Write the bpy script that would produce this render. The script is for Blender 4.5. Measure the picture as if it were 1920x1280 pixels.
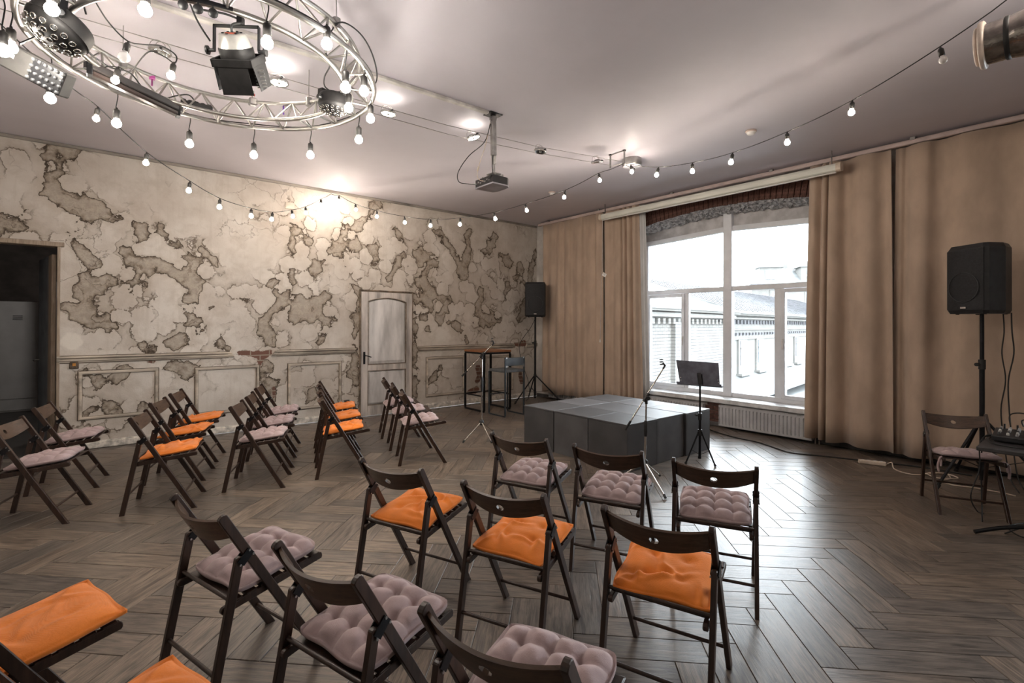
import bpy, bmesh, math, random
import numpy as np
from mathutils import Vector, Matrix, Euler

# ------------------------------------------------------------------ clear
for _o in list(bpy.data.objects):
    bpy.data.objects.remove(_o, do_unlink=True)
SC = bpy.context.scene
COL = SC.collection
random.seed(7)
PI = math.pi

# ------------------------------------------------------------------ camera
_yaw, _pitch, _roll = math.radians(39.4334), math.radians(0.3475), math.radians(0.2205)
_fw = Vector((math.sin(_yaw) * math.cos(_pitch), math.cos(_yaw) * math.cos(_pitch), math.sin(_pitch)))
_r = Vector((math.cos(_yaw), -math.sin(_yaw), 0.0))
_u = _r.cross(_fw)
_r2 = _r * math.cos(_roll) + _u * math.sin(_roll)
_u2 = _u * math.cos(_roll) - _r * math.sin(_roll)
cam_data = bpy.data.cameras.new('camera')
cam_data.sensor_width = 36.0
cam_data.lens = 929.54 / 1920 * 36.0
cam_data.shift_x = (960 - 956.71) / 1920
cam_data.shift_y = (602.42 - 640) / 1920
cam_data.clip_start = 0.02
cam_data.clip_end = 300
cam = bpy.data.objects.new('camera', cam_data)
cam.matrix_world = Matrix(((_r2.x, _u2.x, -_fw.x, 0.0), (_r2.y, _u2.y, -_fw.y, 0.0),
                           (_r2.z, _u2.z, -_fw.z, 1.5045), (0, 0, 0, 1)))
COL.objects.link(cam)
SC.camera = cam

# ------------------------------------------------------------------ light, sky, exposure
SKY_STRENGTH = 7.0
BULB_STRENGTH = 112.0
TRUSS_BULB_STRENGTH = 84.0
EXPOSURE = 1.40
SC.view_settings.view_transform = 'Standard'
SC.view_settings.look = 'None'
SC.view_settings.exposure = EXPOSURE
SC.view_settings.gamma = 1.0
SC.view_settings.use_curve_mapping = False
SC.cycles.use_denoising = True
SC.cycles.max_bounces = 10
SC.cycles.diffuse_bounces = 6
SC.cycles.glossy_bounces = 4
SC.cycles.transparent_max_bounces = 12
SC.cycles.sample_clamp_indirect = 6.0
SC.cycles.caustics_reflective = False
SC.cycles.caustics_refractive = False
world = bpy.data.worlds.new('overcast_sky')
SC.world = world
world.use_nodes = True
_bg = world.node_tree.nodes['Background']
_bg.inputs[0].default_value = (0.87, 0.93, 1.0, 1)
_bg.inputs[1].default_value = SKY_STRENGTH


def area_light(name, loc, rot, sx, sy, power, color, portal=False):
    d = bpy.data.lights.new(name, 'AREA')
    d.shape = 'RECTANGLE'
    d.size, d.size_y = sx, sy
    d.energy = power
    d.color = color
    d.cycles.is_portal = portal
    o = bpy.data.objects.new(name, d)
    o.location = loc
    o.rotation_euler = rot
    COL.objects.link(o)
    return o


# the window opening guides the sky light into the room
area_light('window_portal', (7.62, 3.76, 1.75), (0, PI / 2, 0), 2.7, 3.1, 1.0, (1, 1, 1), True)
area_light('window_portal', (7.62, -2.1, 1.85), (0, PI / 2, 0), 2.8, 3.0, 1.0, (1, 1, 1), True)


# ------------------------------------------------------------------ materials
MATS = {}


def nt(name):
    m = bpy.data.materials.new(name)
    m.use_nodes = True
    t = m.node_tree
    return m, t, t.nodes['Principled BSDF']


def N(t, typ, **kw):
    n = t.nodes.new(typ)
    for k, v in kw.items():
        setattr(n, k, v)
    return n


def mix(t, fac, a, b, blend='MIX'):
    n = N(t, 'ShaderNodeMix', data_type='RGBA', blend_type=blend)
    for i, v in ((0, fac), (6, a), (7, b)):
        if hasattr(v, 'is_output') or isinstance(v, bpy.types.NodeSocket):
            t.links.new(v, n.inputs[i])
        else:
            n.inputs[i].default_value = v if i == 0 else (tuple(v) + (1,) if len(v) == 3 else v)
    return n.outputs[2]


def math_(t, op, a, b=0.0, c=0.0, clamp=False):
    n = N(t, 'ShaderNodeMath', operation=op, use_clamp=clamp)
    for i, v in enumerate((a, b, c)):
        if isinstance(v, bpy.types.NodeSocket):
            t.links.new(v, n.inputs[i])
        else:
            n.inputs[i].default_value = v
    return n.outputs[0]


def ramp(t, val, lo, hi, smooth=True):
    n = N(t, 'ShaderNodeMapRange', interpolation_type='SMOOTHSTEP' if smooth else 'LINEAR', clamp=True)
    t.links.new(val, n.inputs[0])
    n.inputs[1].default_value, n.inputs[2].default_value = lo, hi
    return n.outputs[0]


def noise(t, co, scale, detail=4.0, rough=0.55, dist=0.0):
    n = N(t, 'ShaderNodeTexNoise')
    n.inputs['Scale'].default_value = scale
    n.inputs['Detail'].default_value = detail
    n.inputs['Roughness'].default_value = rough
    n.inputs['Distortion'].default_value = dist
    if co is not None:
        t.links.new(co, n.inputs['Vector'])
    return n


def mapping(t, co, scale=(1, 1, 1), loc=(0, 0, 0)):
    n = N(t, 'ShaderNodeMapping')
    n.inputs['Scale'].default_value = scale
    n.inputs['Location'].default_value = loc
    t.links.new(co, n.inputs['Vector'])
    return n.outputs[0]


def bump(t, b, h, strength=0.3, dist=0.01):
    n = N(t, 'ShaderNodeBump')
    n.inputs['Strength'].default_value = strength
    n.inputs['Distance'].default_value = dist
    t.links.new(h, n.inputs['Height'])
    t.links.new(n.outputs[0], b.inputs['Normal'])
    return n


def simple(name, col, rough=0.5, metal=0.0, var=0.12, scale=8.0, bmp=0.0, bscale=60.0, stretch=(1, 1, 1), spec=0.5, sheen=0.0):
    """a plain procedural material: base colour with a soft noise variation and fine relief"""
    if name in MATS:
        return MATS[name]
    m, t, b = nt(name)
    co = N(t, 'ShaderNodeTexCoord').outputs['Object']
    nz = noise(t, mapping(t, co, stretch), scale, 5)
    d = tuple(max(0, c * (1 - var * 2)) for c in col)
    l = tuple(min(1, c * (1 + var * 1.5)) for c in col)
    t.links.new(mix(t, ramp(t, nz.outputs[0], 0.3, 0.7), d, l), b.inputs['Base Color'])
    b.inputs['Roughness'].default_value = rough
    b.inputs['Metallic'].default_value = metal
    b.inputs['Specular IOR Level'].default_value = spec
    if sheen:
        b.inputs['Sheen Weight'].default_value = sheen
    if bmp:
        n2 = noise(t, mapping(t, co, stretch), bscale, 3)
        bump(t, b, n2.outputs[0], bmp, 0.004)
    MATS[name] = m
    return m


def emit(name, col, strength):
    m, t, b = nt(name)
    b.inputs['Base Color'].default_value = (*col, 1)
    b.inputs['Emission Color'].default_value = (*col, 1)
    b.inputs['Emission Strength'].default_value = strength
    MATS[name] = m
    return m


def fabric(name, col, weave=260.0, rough=0.95, var=0.08, wr=0.0):
    m, t, b = nt(name)
    co = N(t, 'ShaderNodeTexCoord').outputs['Object']
    big = noise(t, co, 7.0, 4)
    w1 = N(t, 'ShaderNodeTexWave', wave_type='BANDS', bands_direction='Y')
    w1.inputs['Scale'].default_value = weave
    t.links.new(co, w1.inputs['Vector'])
    w2 = N(t, 'ShaderNodeTexWave', wave_type='BANDS', bands_direction='Z')
    w2.inputs['Scale'].default_value = weave
    t.links.new(co, w2.inputs['Vector'])
    fine = noise(t, co, weave * 1.2, 2)
    h = math_(t, 'ADD', math_(t, 'MULTIPLY', w1.outputs[1], w2.outputs[1]), fine.outputs[0])
    d = tuple(c * (1 - var * 2) for c in col)
    l = tuple(min(1, c * (1 + var * 2)) for c in col)
    c = mix(t, ramp(t, big.outputs[0], 0.3, 0.7), d, l)
    c = mix(t, math_(t, 'MULTIPLY', fine.outputs[0], 0.25), c, tuple(x * 0.55 for x in col))
    t.links.new(c, b.inputs['Base Color'])
    b.inputs['Roughness'].default_value = rough
    b.inputs['Specular IOR Level'].default_value = 0.2
    b.inputs['Sheen Weight'].default_value = 0.25
    b.inputs['Sheen Roughness'].default_value = 0.5
    hh = h
    if wr:
        cr = noise(t, co, 26.0, 3, 0.5, 1.2)
        hh = math_(t, 'ADD', math_(t, 'MULTIPLY', h, 0.08), math_(t, 'MULTIPLY', cr.outputs[0], wr))
        bump(t, b, hh, 0.6, 0.006)
    else:
        bump(t, b, hh, 0.18, 0.002)
    MATS[name] = m
    return m


def wood(name, dark, light, rough=0.45, scale=14.0, axis='X', bmp=0.12):
    m, t, b = nt(name)
    co = N(t, 'ShaderNodeTexCoord').outputs['Object']
    st = {'X': (0.12, 1, 1), 'Y': (1, 0.12, 1), 'Z': (1, 1, 0.12)}[axis]
    nz = noise(t, mapping(t, co, st), scale * 5, 6, 0.6, 0.6)
    n2 = noise(t, co, 3.0, 3)
    f = math_(t, 'ADD', math_(t, 'MULTIPLY', nz.outputs[0], 0.7), math_(t, 'MULTIPLY', n2.outputs[0], 0.3))
    t.links.new(mix(t, ramp(t, f, 0.32, 0.68), dark, light), b.inputs['Base Color'])
    b.inputs['Roughness'].default_value = rough
    bump(t, b, nz.outputs[0], bmp, 0.003)
    MATS[name] = m
    return m


CHAIR_WOOD = wood('chair_wood', (0.018, 0.009, 0.006), (0.052, 0.026, 0.017), 0.36, 10, 'Z', 0.06)
BACK_WOOD = wood('backrest_veneer', (0.040, 0.022, 0.013), (0.098, 0.056, 0.034), 0.36, 12, 'Y', 0.05)
BLACK_METAL = simple('black_metal', (0.012, 0.012, 0.014), 0.4, 0.6, 0.2, 12)
BLACK_PLASTIC = simple('black_plastic', (0.012, 0.012, 0.013), 0.45, 0.0, 0.15, 20, 0.15, 200)
BLACK_RUBBER = simple('black_cable', (0.010, 0.010, 0.010), 0.55, 0.0, 0.1, 20)
GREY_METAL = simple('stool_metal', (0.055, 0.065, 0.075), 0.5, 0.5, 0.15, 10)
CHROME = simple('chrome', (0.62, 0.58, 0.54), 0.18, 1.0, 0.06, 10)
ALU = simple('truss_aluminium', (0.40, 0.385, 0.36), 0.36, 1.0, 0.08, 14)
STEEL = simple('brushed_steel', (0.36, 0.35, 0.34), 0.35, 1.0, 0.1, 12)
WHITE_PLASTIC = simple('white_plastic', (0.72, 0.70, 0.68), 0.4, 0.0, 0.04, 10)
CREAM_PLASTIC = simple('cream_plastic', (0.62, 0.52, 0.42), 0.45, 0.0, 0.08, 14)
PVC = simple('window_pvc', (0.74, 0.76, 0.80), 0.35, 0.0, 0.03, 5)
ORANGE = fabric('orange_cotton', (0.80, 0.225, 0.032), 180.0, 0.95, 0.05, 0.30)
LAVENDER = fabric('lavender_velour', (0.44, 0.335, 0.335), 200.0, 0.9, 0.06, 0.26)
CURTAIN = simple('tan_curtain_cloth', (0.46, 0.35, 0.27), 0.95, 0, 0.05, 5.0, 0.25, 300, (1, 1, 0.5), 0.15, 0.2)
LINING = simple('pale_curtain_lining', (0.62, 0.62, 0.62), 0.95, 0, 0.03, 5.0, 0.2, 300, (1, 1, 1), 0.15, 0.2)
GLASS_MAT = None


def glass_mat():
    global GLASS_MAT
    if GLASS_MAT is None:
        m, t, b = nt('window_glass')
        t.nodes.remove(b)
        out = t.nodes['Material Output']
        tr = N(t, 'ShaderNodeBsdfTransparent')
        tr.inputs[0].default_value = (0.97, 0.985, 0.98, 1)
        gl = N(t, 'ShaderNodeBsdfGlossy')
        gl.inputs['Roughness'].default_value = 0.02
        fr = N(t, 'ShaderNodeFresnel')
        fr.inputs[0].default_value = 1.45
        mx = N(t, 'ShaderNodeMixShader')
        t.links.new(fr.outputs[0], mx.inputs[0])
        t.links.new(tr.outputs[0], mx.inputs[1])
        t.links.new(gl.outputs[0], mx.inputs[2])
        t.links.new(mx.outputs[0], out.inputs[0])
        GLASS_MAT = m
    return GLASS_MAT


# ------------------------------------------------------------------ mesh helpers
class MB:
    """collects shapes and links them as ONE mesh object"""

    def __init__(self):
        self.v, self.f, self.sm = [], [], []

    def add(self, verts, faces, smooth=False, M=None):
        o = len(self.v)
        for p in verts:
            p = Vector(p)
            self.v.append(tuple(M @ p if M is not None else p))
        for f in faces:
            self.f.append(tuple(i + o for i in f))
            self.sm.append(smooth)
        return self

    def box(self, c, s, M=None, bev=0.0):
        x, y, z = (d / 2 for d in s)
        if bev:
            b = min(bev, x * .9, y * .9, z * .9)
            vs, idx = [], {}
            for sx in (-1, 1):
                for sy in (-1, 1):
                    for sz in (-1, 1):
                        for ax in range(3):
                            d = [x, y, z]
                            e = [d[k] if k == ax else d[k] - b for k in range(3)]
                            idx[(sx, sy, sz, ax)] = len(vs)
                            vs.append((c[0] + sx * e[0], c[1] + sy * e[1], c[2] + sz * e[2]))
            fs = []
            for ax in range(3):
                a1, a2 = (ax + 1) % 3, (ax + 2) % 3
                for s_ in (-1, 1):
                    q = []
                    for p1, p2 in ((-1, -1), (1, -1), (1, 1), (-1, 1)):
                        k = [0, 0, 0]
                        k[ax], k[a1], k[a2] = s_, p1, p2
                        q.append(idx[(*k, ax)])
                    fs.append(tuple(q if s_ > 0 else q[::-1]))
            for ax in range(3):      # edges parallel to ax
                a1, a2 = (ax + 1) % 3, (ax + 2) % 3
                for p1 in (-1, 1):
                    for p2 in (-1, 1):
                        k0, k1 = [0, 0, 0], [0, 0, 0]
                        k0[ax], k0[a1], k0[a2] = -1, p1, p2
                        k1[ax], k1[a1], k1[a2] = 1, p1, p2
                        q = (idx[(*k0, a1)], idx[(*k1, a1)], idx[(*k1, a2)], idx[(*k0, a2)])
                        fs.append(q if p1 * p2 < 0 else q[::-1])
            for sx in (-1, 1):
                for sy in (-1, 1):
                    for sz in (-1, 1):
                        q = tuple(idx[(sx, sy, sz, a)] for a in range(3))
                        fs.append(q if sx * sy * sz > 0 else q[::-1])
            return self.add(vs, fs, False, M)
        vs = [(c[0] + i * x, c[1] + j * y, c[2] + k * z) for i in (-1, 1) for j in (-1, 1) for k in (-1, 1)]
        return self.add(vs, [(0, 1, 3, 2), (4, 6, 7, 5), (0, 4, 5, 1), (2, 3, 7, 6), (0, 2, 6, 4), (1, 5, 7, 3)], False, M)

    def bar(self, a, b, w, h, up=(0, 0, 1), bev=0.0):
        """box from a to b, w wide and h thick; h is along 'up'"""
        a, b = Vector(a), Vector(b)
        d = (b - a)
        L = d.length
        d.normalize()
        s = d.cross(Vector(up))
        if s.length < 1e-5:
            s = d.cross(Vector((1, 0, 0)))
        s.normalize()
        n = s.cross(d)
        M = Matrix(((d.x, s.x, n.x, (a.x + b.x) / 2), (d.y, s.y, n.y, (a.y + b.y) / 2), (d.z, s.z, n.z, (a.z + b.z) / 2), (0, 0, 0, 1)))
        return self.box((0, 0, 0), (L, w, h), M, bev)

    def tube(self, pts, r, n=8, closed=False, caps=True, smooth=True):
        pts = [Vector(p) for p in pts]
        m = len(pts)
        rs = r if isinstance(r, (list, tuple)) else [r] * m
        prev = None
        vs, fs = [], []
        for i, p in enumerate(pts):
            if closed:
                d = pts[(i + 1) % m] - pts[i - 1]
            else:
                d = pts[min(i + 1, m - 1)] - pts[max(i - 1, 0)]
            d.normalize()
            if prev is None:
                s = d.cross(Vector((0, 0, 1)))
                if s.length < 1e-3:
                    s = d.cross(Vector((1, 0, 0)))
            else:
                s = prev - d * prev.dot(d)
            s.normalize()
            prev = s
            t_ = d.cross(s)
            for k in range(n):
                a = 2 * PI * k / n
                vs.append(p + (s * math.cos(a) + t_ * math.sin(a)) * rs[i])
        for i in range(m if closed else m - 1):
            j = (i + 1) % m
            for k in range(n):
                l = (k + 1) % n
                fs.append((i * n + k, i * n + l, j * n + l, j * n + k))
        self.add(vs, fs, smooth)
        if caps and not closed:
            self.add([vs[k] for k in range(n)], [tuple(range(n))[::-1]])
            self.add([vs[(m - 1) * n + k] for k in range(n)], [tuple(range(n))])
        return self

    def cyl(self, a, b, r, n=12, r2=None):
        return self.tube([a, b], [r, r if r2 is None else r2], n)

    def lathe(self, prof, n=16, M=None, smooth=True):
        """prof: (radius, height) pairs round local z"""
        vs, fs, rows = [], [], []
        for r, z in prof:
            if r < 1e-6:
                rows.append([len(vs)])
                vs.append((0, 0, z))
            else:
                rows.append(list(range(len(vs), len(vs) + n)))
                vs += [(r * math.cos(2 * PI * k / n), r * math.sin(2 * PI * k / n), z) for k in range(n)]
        for A, B in zip(rows, rows[1:]):
            for k in range(n):
                l = (k + 1) % n
                if len(A) == 1 and len(B) == 1:
                    continue
                if len(A) == 1:
                    fs.append((A[0], B[l], B[k]))
                elif len(B) == 1:
                    fs.append((A[k], A[l], B[0]))
                else:
                    fs.append((A[k], A[l], B[l], B[k]))
        return self.add(vs, fs, smooth, M)

    def prism(self, poly, a, b, M=None, smooth=False):
        """2-D outline (x, y) pushed from z=a to z=b"""
        n = len(poly)
        vs = [(p[0], p[1], a) for p in poly] + [(p[0], p[1], b) for p in poly]
        fs = [tuple(range(n))[::-1], tuple(range(n, 2 * n))]
        self.add(vs, fs, False, M)
        self.add(vs, [(i, (i + 1) % n, (i + 1) % n + n, i + n) for i in range(n)], smooth, M)
        return self

    def mesh(self, name, mat):
        me = bpy.data.meshes.new(name)
        me.from_pydata(self.v, [], self.f)
        me.polygons.foreach_set('use_smooth', self.sm)
        for m in (mat if isinstance(mat, (list, tuple)) else [mat]):
            me.materials.append(m)
        me.update()
        return me

    def build(self, name, mat, parent=None, loc=None):
        return link(name, self.mesh(name, mat), parent, loc)


def link(name, me, parent=None, loc=None, rot=None, scale=None):
    o = bpy.data.objects.new(name, me)
    COL.objects.link(o)
    if parent is not None:
        o.parent = parent
    if loc is not None:
        o.location = loc
    if rot is not None:
        o.rotation_euler = rot
    if scale is not None:
        o.scale = scale
    return o


def tag(o, label=None, cat=None, group=None, kind=None):
    if label:
        o['label'] = label
    if cat:
        o['category'] = cat
    if group:
        o['group'] = group
    if kind:
        o['kind'] = kind
    return o


def empty(name, loc=(0, 0, 0), rz=0.0, label=None, cat=None, group=None):
    o = bpy.data.objects.new(name, None)
    COL.objects.link(o)
    o.empty_display_size = 0.1
    o.location = loc
    o.rotation_euler = (0, 0, rz)
    return tag(o, label, cat, group)


def copy_tree(root, loc, rot, label=None, group=None):
    def rec(o, parent):
        c = o.copy()
        COL.objects.link(c)
        if parent is not None:
            c.parent = parent
        for ch in list(kids.get(o.name, ())):
            rec(ch, c)
        return c
    kids = {}
    for ob in root.children_recursive:
        kids.setdefault(ob.parent.name, []).append(ob)
    r = rec(root, None)
    r.location = loc
    r.rotation_euler = rot
    if label:
        r['label'] = label
    if group:
        r['group'] = group
    return r


_unit = {}


def rod(name, a, b, r, mat, parent=None, n=8):
    """a thin rod from a to b that shares one unit cylinder per material"""
    key = (mat.name, n)
    if key not in _unit:
        _unit[key] = MB().cyl((0, 0, 0), (0, 0, 1), 1.0, n).mesh('rod', mat)
    a, b = Vector(a), Vector(b)
    d = b - a
    o = link(name, _unit[key], parent)
    o.rotation_mode = 'QUATERNION'
    o.rotation_quaternion = d.to_track_quat('Z', 'Y')
    o.location = a
    o.scale = (r, r, d.length)
    return o


def spline(pts, n=8):
    """Catmull-Rom through the points"""
    P = [Vector(p) for p in pts]
    out = []
    for i in range(len(P) - 1):
        p0, p1, p2, p3 = P[max(i - 1, 0)], P[i], P[i + 1], P[min(i + 2, len(P) - 1)]
        for k in range(n):
            t = k / n
            out.append(0.5 * ((2 * p1) + (p2 - p0) * t + (2 * p0 - 5 * p1 + 4 * p2 - p3) * t * t + (3 * p1 - p0 - 3 * p2 + p3) * t ** 3))
    out.append(P[-1])
    return out
PEEL=[[(-0.44,3.11,0.036),(-0.39,2.99,0.07),(-0.31,2.97,0.102),(-0.26,2.89,0.096),(-0.19,2.84,0.091),(-0.12,2.81,0.054),(-0.06,2.89,0.06),(-0.01,2.82,0.048),(0.06,2.76,0.036),(0.16,2.78,0.042),(0.29,2.77,0.03),(0.37,2.72,0.028),(0.39,2.58,0.024),(0.35,2.51,0.021)],[(-0.26,2.7,0.048),(-0.24,2.58,0.042),(-0.28,2.44,0.036),(-0.21,2.36,0.056),(-0.12,2.3,0.066),(-0.09,2.2,0.084)],[(-0.14,2.05,0.102),(-0.04,2.02,0.103),(0.05,2.01,0.072),(-0.16,1.89,0.098),(-0.27,1.82,0.078),(-0.14,1.79,0.06)],[(-0.34,1.71,0.036),(-0.21,1.71,0.072),(-0.17,1.6,0.112),(-0.12,1.54,0.078),(-0.01,1.54,0.07),(0.06,1.47,0.048),(0.04,1.4,0.03)],[(0.25,2.38,0.042),(0.29,2.29,0.042),(0.27,2.21,0.056),(0.35,2.14,0.056),(0.29,2.01,0.084),(0.26,1.93,0.048)],[(0.4,2.21,0.07),(0.51,2.28,0.056),(0.65,2.2,0.049),(0.8,2.14,0.056)],[(0.56,2.74,0.021),(0.63,2.61,0.028),(0.68,2.55,0.042),(0.76,2.42,0.021),(0.88,2.34,0.049),(0.95,2.29,0.085),(0.85,2.18,0.07),(0.92,2.1,0.091),(0.98,1.96,0.091),(0.94,1.89,0.063),(0.89,1.83,0.049)],[(-0.88,2.62,0.084),(-0.8,2.59,0.066),(-0.73,2.58,0.03),(-0.83,2.69,0.042),(-0.72,2.73,0.018)],[(0.82,1.7,0.028),(0.86,1.63,0.063),(0.93,1.53,0.07),(0.98,1.46,0.063),(0.95,1.26,0.056),(0.83,1.29,0.049),(0.74,1.26,0.049)],[(0.4,1.22,0.049),(0.42,1.14,0.036)],[(3.5,3.46,0.09),(3.42,3.36,0.081),(3.33,3.25,0.064),(3.16,3.08,0.081),(3.05,3.03,0.099),(2.96,2.92,0.072),(2.9,2.84,0.088),(2.87,2.74,0.064),(2.75,2.64,0.045),(2.69,2.52,0.032),(2.59,2.47,0.027),(2.51,2.4,0.032),(2.48,2.28,0.048)],[(2.83,2.61,0.072),(2.92,2.58,0.072),(2.96,2.44,0.04)],[(2.19,2.91,0.024),(2.15,2.75,0.04),(2.18,2.65,0.032),(2.22,2.57,0.048)],[(2.21,2.87,0.024),(2.32,2.87,0.024),(2.39,2.8,0.024),(2.41,2.73,0.024)],[(3.38,2.79,0.04),(3.45,2.71,0.09),(3.49,2.63,0.054),(3.47,2.52,0.027)],[(3.16,2.79,0.054),(3.2,2.73,0.04)],[(4.35,2.83,0.036),(4.32,2.71,0.09),(4.42,2.74,0.06),(4.52,2.77,0.05),(4.66,2.73,0.027)],[(4.3,2.61,0.06)],[(4.59,2.61,0.06),(4.53,2.5,0.054),(4.44,2.41,0.036)],[(4.3,2.25,0.054),(4.41,2.19,0.072),(4.54,2.1,0.072),(4.59,2.04,0.05)],[(4.32,2.14,0.018),(4.33,2.03,0.03),(4.42,1.95,0.036),(4.46,1.89,0.063),(4.53,1.84,0.02),(4.53,1.72,0.018),(4.41,1.62,0.081),(4.52,1.53,0.018),(4.47,1.43,0.03)],[(4.77,1.97,0.07),(4.89,1.87,0.1),(4.76,1.72,0.08),(4.71,1.58,0.05)],[(4.91,1.76,0.03),(4.95,1.56,0.03),(5.09,1.48,0.03),(5.18,1.42,0.04),(5.29,1.31,0.05),(5.33,1.16,0.044)],[(6.02,3.21,0.06),(5.94,3.1,0.121),(5.81,3.01,0.099),(5.69,2.91,0.05)],[(6.13,2.93,0.033),(6.27,2.82,0.044),(6.38,2.71,0.044)],[(5.66,2.15,0.02),(5.66,2.0,0.03),(5.58,1.87,0.04),(5.64,1.71,0.1),(5.86,1.63,0.12),(6.06,1.59,0.077),(5.51,1.52,0.04)],[(6.33,2.25,0.08),(6.23,2.1,0.055)],[(6.51,2.47,0.066),(6.65,2.69,0.044),(6.87,2.04,0.088),(6.8,1.76,0.11),(6.7,1.59,0.066),(7.02,2.95,0.055)],[(3.17,2.04,0.054),(3.19,1.89,0.045),(3.17,1.56,0.024),(3.15,1.31,0.018),(3.17,1.09,0.036),(3.17,0.92,0.045),(3.17,0.79,0.056),(3.14,0.7,0.081),(3.06,0.64,0.056),(3.18,0.57,0.036)],[(4.22,1.97,0.036),(4.24,1.76,0.05),(4.21,1.57,0.045),(4.23,1.34,0.04),(4.22,1.11,0.045),(4.24,0.82,0.036),(4.21,0.59,0.036),(4.22,0.31,0.036)],[(2.35,1.7,0.136),(2.51,1.75,0.12),(2.26,1.62,0.072),(2.43,1.62,0.08),(2.57,1.85,0.088),(2.69,1.91,0.048)],[(2.03,1.83,0.049),(1.94,1.76,0.028),(1.85,1.61,0.032),(1.79,1.49,0.028),(1.87,1.34,0.064),(1.92,1.26,0.072),(1.89,1.18,0.048)],[(2.67,1.58,0.064),(2.76,1.64,0.072),(2.63,1.46,0.024),(2.63,1.34,0.032),(2.61,1.21,0.027)],[(2.17,2.29,0.048),(2.17,2.15,0.024),(2.12,1.99,0.024),(2.06,1.89,0.032)],[(1.87,2.08,0.056),(2.01,2.1,0.042),(1.94,1.96,0.024),(2.05,1.87,0.024)],[(-0.14,0.87,0.048),(-0.06,0.83,0.042)],[(0.21,0.88,0.06),(0.15,0.84,0.036)],[(0.02,0.47,0.054),(0.12,0.4,0.071),(0.17,0.34,0.056)],[(-0.15,0.38,0.042),(-0.06,0.45,0.036),(-0.13,0.45,0.03)],[(0.49,0.56,0.021),(0.47,0.47,0.024),(0.4,0.41,0.035)],[(0.64,0.96,0.042),(0.72,0.95,0.035),(0.83,0.88,0.042)],[(0.87,0.98,0.035),(0.92,0.94,0.028)],[(1.86,0.94,0.064),(1.84,0.86,0.04)],[(1.9,0.61,0.064),(1.93,0.51,0.04),(1.93,0.4,0.04)],[(3.02,0.64,0.048)],[(3.0,0.24,0.045),(3.06,0.28,0.036)],[(0.41,0.4,0.049),(0.37,0.47,0.035)],[(4.63,0.61,0.05),(4.75,0.7,0.04),(4.53,0.48,0.036)],[(2.28,0.71,0.04),(2.24,0.64,0.032)],[(2.48,0.42,0.048)],[(-0.49,3.5,0.018),(-0.49,3.42,0.028)],[(-0.41,3.33,0.042),(-0.41,3.24,0.024)],[(-0.27,3.52,0.048),(-0.32,3.52,0.03)],[(-0.78,3.31,0.018)],[(3.79,2.29,0.036),(3.99,2.77,0.036),(3.88,3.12,0.027),(4.09,2.5,0.03)],[(5.38,3.21,0.05),(5.26,2.39,0.04),(4.79,3.14,0.036),(4.62,3.21,0.04)],[(1.29,1.25,0.048),(1.36,1.14,0.032)],[(1.03,2.48,0.021),(1.16,2.35,0.028)],[(1.55,1.85,0.032)],[(1.16,1.73,0.021)]]
BRICK=[[(1.49,1.09,0.035),(1.56,1.09,0.048),(1.63,1.07,0.042),(1.72,1.06,0.064),(1.8,1.04,0.056),(1.87,1.09,0.048)],[(1.75,0.97,0.04),(1.74,0.86,0.021)],[(6.51,1.1,0.044),(6.66,1.09,0.055),(6.76,1.12,0.072)],[(5.6,0.66,0.07),(5.64,0.5,0.07),(5.57,0.41,0.05)],[(5.39,0.21,0.055),(5.56,0.25,0.07)],[(0.45,1.01,0.021),(0.51,1.01,0.028)],[(1.93,0.56,0.032),(1.94,0.45,0.032)],[(6.66,0.49,0.055),(6.71,0.33,0.066)],[(7.22,0.06,0.066)]]

# ================================================================== SETTING
XL, XB, YA, YBACK, H = -2.4, 7.12, 7.776, -4.5, 3.59
XW = 7.45                      # window plane
DW0, DW1, DWH = -1.36, -0.41, 2.385   # doorway in the far wall


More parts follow.
